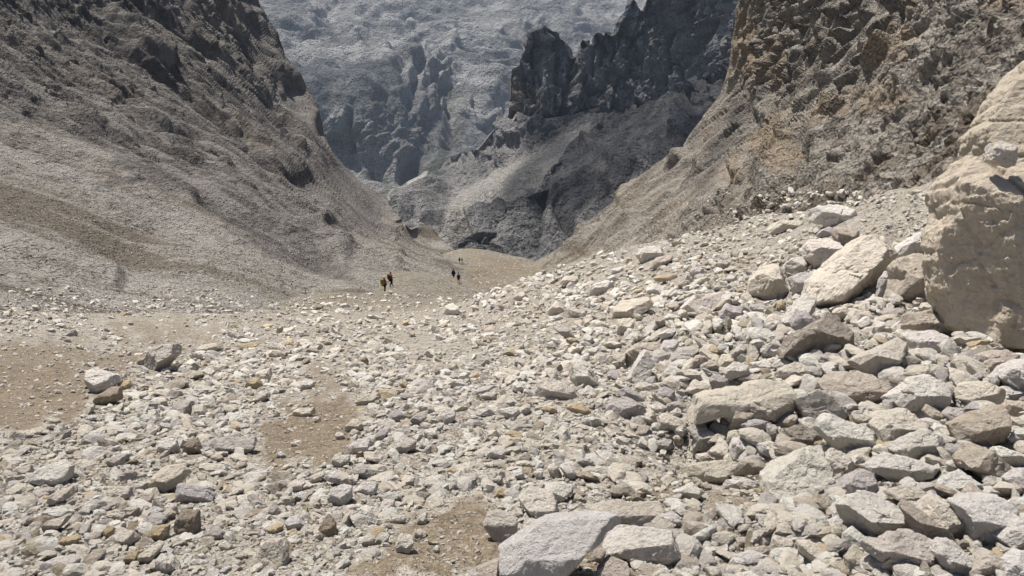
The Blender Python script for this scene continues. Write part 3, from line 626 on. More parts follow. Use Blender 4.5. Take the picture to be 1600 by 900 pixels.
ROCKS = []                                                 # every single rock: (object, px, py, size px, tone)
ROCK_POLY = []
def rock_from_outline(pts, tone='c', depth_k=None, seed=0, planes=(), box=4.2, rough=1.0, name='rock', sink=0.0, zc=None, props=None, ref=None, cracks=()):
    pts = np.array(pts, float); rng = np.random.default_rng(seed)
    lo, hi = pts.min(0), pts.max(0); w, h = hi - lo
    x, y = pts[:, 0], pts[:, 1]; xn, yn = np.roll(x, -1), np.roll(y, -1); A = (x * yn - xn * y); a = A.sum() / 2
    cx, cy = ((x + xn) * A).sum() / (6 * a), ((y + yn) * A).sum() / (6 * a)
    if zc is None:
        g = hit(*(ref or (cx, cy + .34 * h)))
        if g is None: return None
        zc = zdepth(g[0]) * (1 + sink)
    half = max(w, h) / 2; sc = half * zc / FPX                # metres
    poly = np.stack([(pts[:, 0] - cx) / half, -(pts[:, 1] - cy) / half], -1)
    dk = depth_k or min(1.0, .55 + .45 * min(w, h) / max(w, h)) * rng.uniform(.8, 1.0) * min(w, h) / max(w, h) * 1.25
    big = max(w, h); level = 3 if big < 18 else 4 if big < 50 else 5 if big < 110 else 6 if big < 300 else 7
    P, F = sculpt(rng, poly, level, dk, planes, box, rough, cracks); sc *= (1.07 if big < 200 else 1.02) - .45 * sc * dk / zc
    d = dirs(cx, cy); C = CAM + d * zc
    right = np.array([1., 0, 0]); up = np.array([0, SP, CP]); back = np.cross(right, up)
    C = C - back * (sc * dk * .12)                          # the rock sits a little into the slope behind its outline
    V = (P[:, :1] * right + P[:, 1:2] * up + P[:, 2:3] * back) * sc
    base = np.array(TONES[tone]) * rng.uniform(.90, 1.10) * np.array([1, rng.uniform(.98, 1.005), rng.uniform(.95, 1.05)])
    # a foot for the object: its lowest point under the centre
    foot = V[:, 2].min(); V = V - np.array([0, 0, foot])
    me = mesh_from(name, V, F, M_ROCK, False)
    add_color(me, np.tile(np.r_[np.minimum(base, .80), 1], (len(V), 1)))
    o = link(name, me); o.location = C + np.array([0, 0, foot])
    ROCKS.append([o, cx, cy, max(w, h), tone, w / max(h, 1), props]); ROCK_POLY.append(pts); return o

def tile(x0, y0, s, pts): return [(x0 + a / s, y0 + b / s) for a, b in pts]
A_ = (1200, 300, 4); B_ = (800, 375, 4); C_ = (1200, 500, 4); D_ = (1200, 675, 4); E_ = (800, 675, 4); F_ = (800, 530, 4)
G_ = (500, 560, 2.647); H_ = (0, 675, 4); I_ = (100, 500, 4); J_ = (400, 675, 4); K_ = (450, 500, 4); M_ = (1000, 280, 2.647); O_ = (1000, 560, 2.647); P_ = (0, 0, 1)
# (tile, outline, tone, short name used as a landmark or None, own label or None, options)
T = [
 (P_, [(1622,85),(1660,60),(1770,40),(1920,110),(1920,300),(1800,360),(1660,340),(1585,300),(1545,240),(1542,200),(1566,165),(1582,130)], 'f', 'the great boulder', 'massive upper block of the great buff boulder, above its diagonal crack', dict(name='boulder', ref=(1560,500), box=4, planes=[((-.5,.3,.8),.62),((.1,.6,.7),.7),((.0,-.1,1),.66)], depth_k=.7, sink=.04, rough=.5, cracks=[((.2,1,.1),-.1,.012,.04),((1,.3,0),-.1,.01,.03)])),
 (P_, [(1486,286),(1502,263),(1532,226),(1588,250),(1655,285),(1770,300),(1910,342),(1910,505),(1760,580),(1618,565),(1576,555),(1540,538),(1510,516),(1499,484),(1484,450),(1474,410),(1477,360),(1491,330)], 'f', 'the great boulder', 'great buff boulder, the largest rock, with a smooth overhanging face', dict(name='boulder', ref=(1600,548), box=4, planes=[((-.80,-.20,.65),.74),((-.10,-.12,1),.62),((-.2,.75,.6),.80),((.5,.1,.8),.7),((-.4,-.5,.8),.86)], depth_k=.6, rough=.5, cracks=[((.25,1,.1),.25,.007,.02),((-.5,1,0),-.35,.01,.03),((1,.25,0),-.45,.02,.05),((1,.45,0),.0,.008,.03)])),
 (P_, [(1549,250),(1552,224),(1570,220),(1592,236),(1590,258),(1572,262)], 'c', None, 'small pale stone wedged in the crack of the great boulder', dict(zc='great')),
 (A_, [(265,690),(300,560),(440,430),(600,290),(700,275),(780,320),(790,400),(700,520),(590,640),(500,710),(380,750),(280,755)], 'c', 'the long leaning boulder', 'long pale boulder leaning diagonally, with pitted top and deep shadow beneath', dict(name='boulder', planes=[((-.35,.65,.7),.62),((.6,-.55,.6),.62)])),
 (A_, [(100,870),(130,770),(200,680),(260,620),(300,680),(290,740),(200,800),(160,870)], 'w', None, None, {}),
 (A_, [(245,345),(290,295),(400,285),(440,320),(455,400),(380,480),(320,505),(290,470),(255,410)], 'c', 'the rounded yellowish boulder', 'rounded yellowish boulder with a flat bright top beside the long leaning one', dict(name='boulder', planes=[((0,.9,.4),.6)])),
 (A_, [(390,270),(440,220),(560,215),(575,270),(520,330),(460,360),(430,310)], 'b', None, None, {}), (A_, [(300,280),(330,240),(390,215),(420,240),(390,275),(340,290)], 'g', None, None, {}),
 (A_, [(112,450),(150,415),(240,400),(275,460),(240,500),(140,525),(112,510)], 'w', None, None, {}), (A_, [(140,540),(200,510),(285,505),(290,580),(230,640),(180,650)], 'g', None, None, {}),
 (P_, [(1164,465),(1174,439),(1196,416),(1219,408),(1242,458),(1223,465),(1189,473)], 'c', 'the crumbling domed boulder', 'crumbling domed boulder with a cracked right flank', dict(name='boulder')),
 (A_, [(245,190),(250,130),(330,90),(450,70),(540,120),(600,170),(560,210),(420,215),(300,195)], 'w', 'the pale humped boulder', 'broad pale humped boulder high on the rubble below the brown cliff', dict(name='boulder')),
 (A_, [(0,210),(80,180),(220,175),(250,210),(230,245),(100,240),(30,265),(0,250)], 'c', None, None, {}),
 (A_, [(775,690),(800,630),(830,540),(810,470),(850,420),(980,380),(1010,450),(1060,560),(1070,600),(980,660),(850,720),(790,715)], 'b', 'the leaning buff boulder', 'leaning buff boulder propped against the foot of the great boulder', dict(name='boulder')),
 (A_, [(790,400),(830,340),(920,270),(1010,240),(1040,300),(1020,380),(900,400),(800,450)], 'w', None, None, {}), (A_, [(690,660),(710,540),(760,485),(810,490),(800,560),(795,600),(740,690),(700,695)], 'g', None, None, {}),
 (A_, [(720,760),(800,725),(865,725),(870,770),(800,790),(740,785)], 'b', None, None, {}), (A_, [(530,770),(560,740),(640,750),(680,800),(650,830),(560,810)], 'c', None, None, {}),
 (A_, [(150,820),(180,760),(240,740),(310,800),(280,850),(170,885)], 'g', None, None, {}), (A_, [(650,840),(680,790),(720,775),(745,810),(700,845)], 'w', None, None, {}),
 (A_, [(60,810),(90,770),(150,790),(150,840),(100,870),(55,850)], 'w', None, None, {}), (A_, [(590,720),(600,680),(640,690),(635,740),(595,740)], 'c', None, None, {}),
 (C_, [(25,190),(110,130),(200,90),(300,20),(400,-30),(520,10),(590,60),(590,130),(540,215),(440,215),(360,190),(300,235),(200,210),(110,235),(50,225)], 'd', 'the dark pitted boulder', 'dark pitted boulder with a pale tapering left end, lying below the long boulder', dict(name='boulder', rough=1.3)),
 (A_, [(840,800),(880,760),(1060,750),(1150,810),(1240,860),(1230,900),(1100,900),(860,850)], 'b', None, None, dict(rough=1.5)),
 (C_, [(850,100),(930,60),(1060,65),(1120,110),(1180,170),(1130,215),(1040,225),(930,210),(880,170)], 'w', 'the oval white slab', 'oval white slab tilted on the rubble below the great boulder', dict(planes=[((0,.85,.5),.45),((0,-.6,.8),.75)])),
 (C_, [(500,290),(560,240),(640,200),(760,160),(850,110),(900,190),(940,230),(800,260),(740,340),(600,330),(520,315)], 'c', None, None, {}),
 (C_, [(320,240),(370,205),(450,220),(465,290),(430,320),(350,300)], 'g', None, None, {}), (C_, [(190,230),(220,200),(270,215),(290,260),(270,275),(200,265)], 'g', None, None, {}),
 (C_, [(30,380),(80,310),(180,270),(290,290),(340,330),(240,390),(120,400)], 'c', None, None, dict(rough=1.5)), (C_, [(740,340),(750,280),(790,260),(850,290),(830,370),(760,360)], 'b', None, None, {}),
 (C_, [(830,350),(870,290),(1010,280),(1150,310),(1250,340),(1230,385),(1140,395),(1060,370),(950,360),(850,400)], 'c', None, None, dict(rough=1.3)),
 (C_, [(1155,290),(1190,240),(1260,200),(1330,230),(1320,300),(1290,330),(1180,310)], 'g', None, None, {}),
 (C_, [(1310,330),(1330,230),(1370,190),(1500,195),(1600,235),(1550,270),(1480,340),(1400,360),(1330,365)], 'b', None, 'long buff rock lying under the lower edge of the great boulder', {}),
 (C_, [(1465,360),(1500,300),(1600,255),(1700,260),(1700,480),(1600,500),(1520,410)], 'w', None, 'bright white rock cut off by the edge below the great boulder', {}),
 (C_, [(1190,470),(1230,400),(1320,385),(1420,395),(1480,410),(1500,470),(1430,550),(1270,560),(1200,520)], 'c', 'the pock-marked rock', 'cream pock-marked rock dotted with small dark holes', {}),
 (C_, [(1385,480),(1450,430),(1540,410),(1660,440),(1660,500),(1540,500),(1450,540)], 'w', None, None, {}),
 (C_, [(340,400),(420,330),(600,330),(700,380),(780,400),(810,450),(760,530),(680,580),(600,550),(480,530),(420,500),(360,440)], 'b', 'the layered block', 'large layered block with a pale ledged top and rough brown underside', dict(name='boulder', planes=[((0,.8,.6),.55),((.1,-.6,.7),.65)])),
 (C_, [(155,490),(200,480),(300,440),(370,460),(460,560),(540,640),(440,640),(330,690),(290,670),(220,600)], 'g', None, 'smooth grey slab standing on edge in front of the layered block', dict(planes=[((-.2,.1,1),.45)])),
 (O_, [(150,240),(190,180),(290,130),(440,90),(560,100),(680,120),(650,170),(660,240),(600,290),(540,250),(480,260),(390,290),(330,240),(260,245),(190,280)], 'c', 'the broad cracked slab', 'broad low cracked slab, widest rock in the middle of the right rubble', dict(name='boulder', planes=[((0,.8,.6),.5)], rough=1.2)),
 (C_, [(720,510),(830,440),(930,370),(1030,350),(1150,440),(1190,500),(1150,560),(1080,600),(1000,560),(900,560),(790,580)], 'w', None, None, {}),
 (C_, [(330,700),(340,640),(400,600),(500,640),(640,690),(710,740),(720,820),(600,850),(480,870),(400,810)], 'w', 'the stepped white rock', 'stepped white rock with a sharp shaded notch across its front', {}),
 (C_, [(690,660),(770,590),(900,560),(1030,630),(1020,690),(920,730),(840,770),(760,830),(720,780)], 'c', None, 'cream rock with a rusty brown hollow in its front', {}),
 (C_, [(780,810),(860,740),(1000,690),(1110,740),(1100,820),(1050,870),(980,890),(860,860)], 'w', None, None, {}),
 (C_, [(1160,660),(1300,600),(1400,570),(1480,540),(1530,630),(1530,740),(1420,790),(1260,800),(1190,740)], 'b', None, 'big rough buff rock just below the pock-marked one', {}),
 (C_, [(1450,530),(1530,500),(1640,510),(1640,640),(1550,630)], 'b', None, None, {}), (C_, [(1110,590),(1150,550),(1250,560),(1230,620),(1150,660),(1110,640)], 'g', None, None, {}),
 (C_, [(980,570),(1010,530),(1070,570),(1100,660),(1050,680),(1020,620)], 'b', None, None, {}), (C_, [(120,690),(230,655),(300,690),(340,750),(260,800),(130,820)], 'd', None, None, dict(rough=1.5)),
 (C_, [(580,620),(610,600),(680,640),(680,670),(600,650)], 'w', None, None, {}), (C_, [(0,650),(50,660),(75,720),(60,770),(0,740)], 'g', None, None, {}), (C_, [(0,745),(50,770),(55,800),(0,845),(-30,800)], 'c', None, None, {}),
 (D_, [(0,300),(100,210),(180,150),(240,60),(300,55),(380,110),(350,180),(370,330),(290,400),(180,450),(100,490),(30,430),(0,380)], 'w', 'the white arrowhead rock', 'large white arrowhead-shaped rock with a flat bright face', dict(name='boulder', planes=[((-.3,.45,.85),.5)])),
 (D_, [(355,170),(430,115),(510,160),(560,230),(480,280),(400,305),(370,250)], 'c', None, None, {}),
 (D_, [(580,220),(670,150),(760,140),(950,190),(1080,230),(1140,280),(1020,355),(900,330),(790,325),(720,280),(650,240)], 'w', 'the long white lens-shaped rock', 'long white lens-shaped rock bridging a dark gap', {}),
 (D_, [(410,420),(480,310),(570,255),(670,250),(690,330),(690,400),(600,410),(480,460)], 'g', None, 'grey striated slab standing upright behind the big square block', {}),
 (D_, [(460,480),(520,420),(630,395),(700,410),(800,470),(890,550),(910,630),(800,640),(740,680),(660,680),(560,640),(500,560)], 'w', 'the big square block', 'big square block with a bright flat top and a clean grey front edge', dict(name='boulder', planes=[((.1,.85,.5),.5),((-.35,-.6,.6),.68)])),
 (D_, [(745,380),(850,350),(950,360),(1060,430),(1000,470),(950,490),(860,430),(790,440)], 'c', None, None, {}), (D_, [(820,420),(900,450),(1000,530),(1120,620),(1190,690),(1060,710),(940,640),(900,550),(840,480)], 'b', None, 'long beige slab slanting down beside the big square block', {}),
 (D_, [(1020,380),(1100,300),(1200,260),(1270,230),(1330,290),(1385,350),(1370,400),(1240,415),(1120,415),(1060,425)], 'w', None, 'low peaked white rock in front of the tilted smooth block', {}),
 (D_, [(1220,180),(1310,85),(1400,130),(1490,200),(1505,300),(1440,360),(1370,320),(1310,240),(1240,230)], 'b', 'the tilted smooth block', 'smooth beige block tilted on its corner with a sharp crest', dict(planes=[((.25,.2,.9),.5)])),
 (D_, [(1370,110),(1480,100),(1620,150),(1620,220),(1510,235),(1470,170)], 'w', None, None, {}), (D_, [(1105,200),(1220,170),(1220,240),(1150,265),(1110,235)], 'w', None, None, {}),
 (D_, [(1100,120),(1140,80),(1240,90),(1230,150),(1150,180),(1105,170)], 'p', None, None, {}),
 (D_, [(990,480),(1060,430),(1160,415),(1220,480),(1260,580),(1270,680),(1190,700),(1100,620),(1010,540)], 'c', None, None, {}),
 (D_, [(1210,470),(1300,420),(1420,405),(1510,430),(1560,500),(1540,580),(1450,640),(1480,720),(1340,760),(1280,660),(1260,570)], 'w', 'the folded white rock', 'big folded white rock with a sharp vertical edge near the frame corner', dict(name='boulder')),
 (D_, [(1460,670),(1520,600),(1600,540),(1700,560),(1700,760),(1560,770)], 'w', None, None, {}),
 (D_, [(570,660),(720,690),(780,640),(920,635),(1030,690),(1060,760),(1070,850),(980,900),(860,880),(760,840),(680,780),(610,740)], 'c', 'the cracked double rock', 'cracked cream double rock with a thin blade pointing at the square block', dict(name='boulder', rough=1.2)),
 (D_, [(1060,760),(1110,690),(1180,700),(1290,800),(1270,880),(1200,910),(1080,880)], 'w', None, None, {}), (D_, [(1260,880),(1350,790),(1440,725),(1510,790),(1510,850),(1440,920),(1280,930)], 'c', None, None, {}),
 (D_, [(1490,880),(1520,820),(1600,760),(1700,780),(1700,950),(1500,940)], 'w', None, None, {}), (D_, [(270,460),(320,390),(370,430),(395,510),(340,530),(290,500)], 'b', None, None, {}),
 (D_, [(365,350),(460,330),(470,380),(400,420),(370,400)], 'g', None, None, {}), (D_, [(350,580),(440,525),(490,545),(440,600),(380,620)], 'w', None, None, {}),
 (D_, [(200,700),(290,700),(370,760),(360,850),(320,870),(230,800)], 'c', None, None, {}), (D_, [(1510,300),(1600,230),(1700,250),(1700,400),(1560,400)], 'w', None, None, {}),
 (D_, [(250,560),(310,525),(375,540),(340,575),(280,580)], 'p', None, None, {}), (D_, [(10,700),(60,640),(180,650),(200,720),(90,780),(30,760)], 'c', None, None, {}), (D_, [(380,830),(400,780),(460,790),(460,850),(400,860)], 'g', None, None, {}),
 (D_, [(140,780),(180,730),(260,770),(200,800)], 'w', None, None, {}), (D_, [(400,640),(440,580),(520,600),(560,660),(480,680)], 'c', None, None, {}), (D_, [(500,800),(560,720),(640,800),(640,900),(520,920)], 'c', None, None, {}),
 (G_, [(745,800),(820,750),(900,700),(970,650),(1100,640),(1200,650),(1250,690),(1240,710),(1180,720),(1160,760),(1100,780),(1060,830),(1000,900),(980,990),(770,990),(755,870)], 'n', 'the flat white slab', 'large flat bluish-white slab set into the soil at the bottom edge', dict(name='boulder', planes=[((0,.72,.69),.12)], depth_k=.45, rough=.4, box=5)),
 (G_, [(1040,620),(1150,600),(1300,600),(1400,600),(1420,640),(1340,700),(1250,690),(1100,640)], 'c', None, 'thin cream ledge directly behind the flat white slab', dict(planes=[((0,.8,.6),.3)])),
 (G_, [(1175,790),(1200,740),(1290,710),(1400,720),(1520,740),(1515,790),(1470,840),(1400,875),(1290,830),(1200,800)], 'w', 'the oval white boulder', 'oval white boulder with rough grey front beside the flat white slab', dict(name='boulder', planes=[((0,.85,.5),.55),((.1,-.5,.85),.7)], sink=-.03)),
 (G_, [(650,650),(760,620),(810,650),(815,740),(750,790),(700,720)], 'c', None, 'flat cream slab bedded in brown soil behind the flat white slab', dict(planes=[((0,.72,.69),.15)], depth_k=.4)),
 (G_, [(650,870),(740,840),(760,960),(680,960)], 'b', None, None, {}), (G_, [(1150,880),(1210,830),(1270,850),(1310,960),(1150,960)], 'b', None, None, {}), (G_, [(820,590),(870,540),(960,560),(980,620),(900,680),(840,640)], 'c', None, None, dict(planes=[((0,.8,.6),.3)])),
 (E_, [(490,810),(520,745),(580,735),(590,780),(550,825)], 'b', None, None, {}),
 (E_, [(195,380),(230,330),(320,320),(410,375),(330,400),(320,450),(290,475),(240,430)], 'w', 'the hooded white rock', 'hooded white rock with a dark notch behind the flat white slab', {}), (E_, [(370,420),(400,385),(480,435),(450,440),(380,445)], 'c', None, None, {}),
 (E_, [(215,205),(255,185),(310,265),(300,300),(250,290)], 'c', None, 'finger-shaped cream stone, the left of a close parallel pair', {}), (E_, [(300,220),(350,190),(400,260),(410,310),(370,310),(320,260)], 'w', None, 'white rounded stone, the right of a close parallel pair', {}),
 (E_, [(1010,380),(1130,325),(1215,390),(1190,410),(1130,410),(1080,440)], 'w', None, None, {}), (E_, [(1100,290),(1110,220),(1230,195),(1380,185),(1460,220),(1350,270),(1300,345),(1180,330)], 'c', 'the broad buff slab', 'broad buff slab lying flat beside a patch of brown gravel', dict(planes=[((0,.75,.66),.3)])),
 (E_, [(1320,340),(1370,280),(1460,290),(1560,330),(1500,370),(1380,365)], 'w', None, None, {}), (E_, [(1120,150),(1240,130),(1370,170),(1270,200),(1160,170)], 'c', None, None, {}), (E_, [(1250,480),(1330,465),(1400,500),(1370,550),(1290,530)], 'w', None, None, {}),
 (E_, [(810,550),(880,510),(900,570),(860,590)], 'c', None, None, {}), (E_, [(930,520),(1000,500),(1090,560),(1100,620),(1050,620),(980,570)], 'w', None, None, {}), (E_, [(1375,580),(1420,530),(1470,560),(1440,595)], 'w', None, None, {}),
 (E_, [(1360,850),(1400,780),(1500,750),(1600,780),(1580,860),(1450,850)], 'w', None, None, {}), (E_, [(940,610),(1080,620),(1130,680),(1080,740),(1000,680)], 'g', None, None, {}), (E_, [(1110,880),(1130,840),(1175,850),(1170,905)], 'g', None, None, {}),
 (E_, [(0,250),(60,230),(75,280),(40,305),(0,300)], 'w', None, None, {}), (E_, [(140,260),(160,230),(200,240),(190,290),(160,310)], 'w', None, None, {}), (E_, [(780,70),(820,30),(850,70),(830,110),(800,105)], 'w', None, None, {}), (E_, [(1180,340),(1220,315),(1250,345),(1225,375)], 'b', None, None, {}),
 (F_, [(1370,700),(1400,610),(1500,590),(1520,740),(1460,775),(1380,750)], 'w', None, 'upright white triangular rock above the broad buff slab', {}), (F_, [(1105,570),(1180,520),(1250,580),(1340,700),(1230,700),(1130,690),(1150,630)], 'g', 'the grey shouldered rock', 'grey shouldered rock sloping down toward the broad buff slab', dict(name='boulder')),
 (F_, [(1525,650),(1600,630),(1680,640),(1640,730),(1560,745)], 'w', None, None, {}), (F_, [(850,650),(1020,625),(1020,680),(880,705)], 'g', None, None, {}), (F_, [(1330,660),(1350,590),(1430,560),(1420,640),(1370,690)], 'c', None, None, {}),
 (F_, [(1420,560),(1450,500),(1540,500),(1640,530),(1600,590),(1500,590)], 'p', None, None, {}), (F_, [(1300,560),(1310,490),(1370,480),(1370,530),(1340,570)], 'd', None, None, {}),
 (F_, [(1350,570),(1400,430),(1500,420),(1530,480),(1450,500),(1420,560)], 'b', None, None, {}),
 (F_, [(355,150),(440,130),(500,190),(530,250),(490,340),(420,310),(370,270),(355,210)], 'w', 'the upright grey-white slab', 'upright grey-white slab at the left edge of the big rubble', dict(name='boulder')),
 (F_, [(715,270),(760,180),(830,65),(860,90),(880,160),(860,220),(800,280),(740,290)], 'w', 'the pointed rock', 'pointed white rock leaning up like a fin above a dark hole', dict(planes=[((.3,.3,.8),.5)])),
 (F_, [(590,110),(640,100),(710,90),(700,160),(740,190),(700,200),(620,160)], 'c', None, None, {}), (F_, [(700,100),(780,40),(940,20),(920,120),(820,180),(740,195)], 'b', None, 'beige slab standing behind the pointed rock', {}),
 (F_, [(1000,130),(1050,60),(1170,30),(1150,80),(1080,150),(1020,205),(1005,170)], 'g', None, 'grey leaning slab just to the right of the pointed rock', {}), (F_, [(930,60),(960,10),(1040,5),(1040,40),(1000,90),(950,130),(930,100)], 'w', None, None, {}),
 (F_, [(1195,80),(1260,40),(1350,80),(1310,110),(1230,110)], 'o', None, 'ochre-topped rock to the right of the pointed rock', {}), (F_, [(1290,170),(1320,100),(1400,90),(1370,150),(1320,195)], 'c', None, None, {}), (F_, [(1305,215),(1400,140),(1500,180),(1500,220),(1400,240),(1360,265)], 'w', None, None, {}),
 (F_, [(1170,200),(1220,120),(1290,150),(1310,210),(1230,220)], 'b', None, None, {}), (F_, [(1230,240),(1300,220),(1360,270),(1280,325),(1245,290)], 'g', None, None, {}), (F_, [(1500,150),(1600,130),(1640,180),(1600,220),(1520,190)], 'w', None, None, {}),
 (F_, [(1390,260),(1470,220),(1560,210),(1590,260),(1480,270)], 'c', None, None, {}), (F_, [(1070,320),(1140,250),(1220,300),(1250,340),(1120,350)], 'c', None, None, {}),
 (F_, [(905,350),(960,300),(1020,330),(1030,400),(960,420)], 'p', None, None, {}), (F_, [(825,290),(850,240),(900,230),(900,290),(850,305)], 'p', None, None, {}), (F_, [(580,470),(640,360),(740,370),(830,430),(870,520),(760,510),(670,470)], 'p', 'the mauve-grey fractured rock', 'mauve-grey fractured rock with one white side, between small stones and rubble', dict(name='boulder')),
 (F_, [(640,340),(720,300),(830,360),(840,400),(750,380)], 'p', None, None, {}), (F_, [(850,430),(920,395),(985,440),(940,465),(870,465)], 'w', None, None, {}), (F_, [(90,340),(140,270),(250,250),(380,310),(420,390),(300,400),(220,360),(130,350)], 'c', 'the low cream ledge', 'low cream ledge rock among small stones left of the big rubble', {}),
 (F_, [(0,310),(30,260),(90,320),(50,345)], 'w', None, None, {}), (F_, [(435,510),(500,480),(545,500),(500,545),(450,550)], 'w', None, None, {}), (F_, [(330,430),(400,400),(500,440),(480,480),(420,485)], 'o', None, 'pale ochre stone below the low cream ledge', {}),
 (F_, [(900,500),(960,470),(1050,500),(1090,560),(1000,590),(930,560)], 'c', None, None, {}), (F_, [(650,190),(700,185),(735,200),(700,225),(665,220)], 'b', None, None, {}),
 (B_, [(770,110),(820,50),(900,30),(990,80),(960,110),(870,160),(800,160)], 'w', 'the pale crest boulder', 'bulky pale boulder on the crest of the rubble against the brown slope', dict(name='boulder', sink=.02)),
 (B_, [(850,175),(900,110),(1020,90),(990,130),(910,180)], 'b', None, None, {}), (B_, [(610,185),(690,165),(690,205),(620,210)], 'w', None, None, {}), (B_, [(465,320),(520,270),(600,250),(640,290),(570,340),(500,370)], 'w', None, None, {}),
 (B_, [(865,240),(940,210),(1050,220),(1040,270),(950,260),(900,265)], 'o', None, 'flat rock with an ochre top below the pale crest boulder', {}), (B_, [(820,320),(880,270),(970,290),(920,350),(840,355)], 'w', None, None, {}),
 (B_, [(590,450),(700,380),(850,360),(880,420),(780,470),(650,520)], 'c', 'the sloping bedded slab', 'sloping bedded cream slab partly buried in rubble below the crest', dict(planes=[((-.2,.8,.6),.45)])), (B_, [(1065,430),(1150,345),(1340,330),(1350,380),(1200,490),(1100,460)], 'c', 'the grooved slab', 'grooved slab with parallel scratches tilted toward the viewer', dict(planes=[((-.1,.4,.9),.35)])),
 (B_, [(1290,470),(1350,400),(1450,430),(1440,500),(1330,520)], 'g', None, None, {}), (B_, [(1475,450),(1500,400),(1580,400),(1580,490),(1500,490)], 'g', None, None, {}),
 (B_, [(215,480),(320,470),(330,500),(250,510)], 'w', None, None, {}), (B_, [(250,540),(320,530),(420,620),(400,635),(300,590)], 'p', None, None, {}), (B_, [(200,470),(280,380),(320,420),(320,470)], 'c', None, None, {}),
 (B_, [(435,630),(470,580),(520,630),(490,665)], 'w', None, None, {}), (B_, [(540,690),(550,650),(610,690),(570,725)], 'w', None, None, {}), (B_, [(465,690),(540,665),(535,720),(480,720)], 'w', None, None, {}), (B_, [(330,430),(450,430),(470,490),(340,495)], 'c', None, None, {}),
 (B_, [(640,560),(660,500),(750,490),(780,560),(700,615)], 'c', None, None, {}), (B_, [(895,600),(980,560),(1045,550),(1020,600),(920,625)], 'w', None, None, {}), (B_, [(850,520),(880,470),(950,500),(940,560),(880,540)], 'b', None, None, {}), (B_, [(940,500),(980,460),(1060,480),(1000,520)], 'w', None, None, {}),
 (B_, [(1330,240),(1370,215),(1410,240),(1380,275)], 'w', None, None, {}), (B_, [(1390,640),(1540,630),(1500,690),(1430,690)], 'w', None, None, {}), (B_, [(1270,160),(1310,120),(1370,150),(1330,195)], 'b', None, None, {}), (B_, [(1110,200),(1140,165),(1200,180),(1190,240),(1130,240)], 'g', None, None, {}),
 (B_, [(300,280),(330,220),(410,230),(410,290)], 'c', None, None, {}), (B_, [(0,370),(50,320),(110,350),(60,385)], 'c', None, None, {}), (B_, [(980,350),(1030,310),(1090,340),(1050,365)], 'w', None, None, {}), (B_, [(1130,600),(1160,570),(1200,600),(1160,615)], 'c', None, None, {}),
 (H_, [(150,330),(250,230),(370,180),(430,220),(430,290),(370,340),(260,345)], 'w', 'the pale layered slab', 'pale layered slab with rippled surface at the lower left', dict(planes=[((0,.7,.7),.3)])), (H_, [(50,260),(90,225),(210,205),(210,250),(100,290)], 'c', None, None, {}), (H_, [(660,190),(700,155),(790,130),(780,190),(690,235)], 'g', None, None, {}),
 (H_, [(240,500),(340,470),(460,500),(400,540),(300,560)], 'w', None, None, {}), (H_, [(240,600),(300,560),(440,520),(370,600),(290,640)], 'c', None, None, {}), (H_, [(340,700),(400,660),(470,645),(520,690),(450,710),(370,715)], 'o', None, 'low ochre-tinged rock near the bottom left corner', {}),
 (H_, [(250,830),(350,790),(480,765),(530,820),(400,880),(280,880)], 'w', 'the low white ledge', 'low broad white ledge at the bottom left', dict(planes=[((0,.75,.65),.3)])), (H_, [(275,460),(340,380),(430,340),(440,400),(370,450),(310,475)], 'c', None, None, {}), (H_, [(820,360),(850,315),(940,320),(920,360),(840,375)], 'w', None, None, {}),
 (H_, [(940,300),(980,240),(1100,210),(1180,260),(1100,330),(1030,380),(960,420),(945,360)], 'c', None, 'cream rock with a grey front, close behind the mauve-grey block', {}), (H_, [(1090,400),(1110,330),(1240,350),(1330,390),(1310,440),(1210,455),(1120,450)], 'p', 'the mauve-grey block', 'mauve-grey block with a bright rim on the left field', {}),
 (H_, [(1100,570),(1130,500),(1230,500),(1235,640),(1150,665),(1110,640)], 'r', 'the standing brown-grey block', 'standing brown-grey block, upright like a gravestone', dict(planes=[((0,.05,1),.6)])), (H_, [(945,690),(945,600),(1050,590),(1040,650),(1010,690)], 'o', None, 'square ochre-cream stone beside the standing brown-grey block', {}),
 (H_, [(700,680),(740,620),(830,620),(860,680),(830,720),(730,740)], 'c', None, None, {}), (H_, [(755,820),(800,760),(860,750),(860,800),(790,830)], 'o', None, 'ochre wedge stone at the lower left, below a rounded cream rock', {}), (H_, [(860,820),(880,760),(970,710),(1010,700),(960,790),(900,830)], 'c', None, None, {}),
 (H_, [(980,800),(1010,750),(1070,800),(1110,870),(1050,900),(990,860)], 'w', None, None, {}), (H_, [(910,850),(960,800),(995,830),(980,870),(930,880)], 'c', None, None, {}), (H_, [(1255,660),(1290,600),(1360,600),(1415,650),(1370,680),(1290,685)], 'g', None, None, {}), (H_, [(550,680),(580,630),(620,660),(600,700),(560,705)], 'b', None, None, {}),
 (H_, [(650,650),(660,590),(710,600),(700,660),(670,685)], 'o', None, None, {}), (H_, [(690,400),(740,350),(830,350),(820,410),(740,440)], 'c', None, None, {}), (H_, [(800,440),(860,390),(950,400),(930,450),(880,480)], 'b', None, None, {}), (H_, [(910,510),(950,470),(1010,490),(1010,530),(960,545)], 'w', None, None, {}),
 (H_, [(1010,500),(1040,450),(1090,450),(1100,510),(1040,530)], 'c', None, None, {}), (H_, [(500,500),(560,440),(605,460),(590,500),(540,520)], 'w', None, None, {}), (H_, [(590,520),(620,480),(690,455),(720,460),(650,500)], 'g', None, None, {}), (H_, [(245,390),(270,345),(340,355),(320,400)], 'c', None, None, {}),
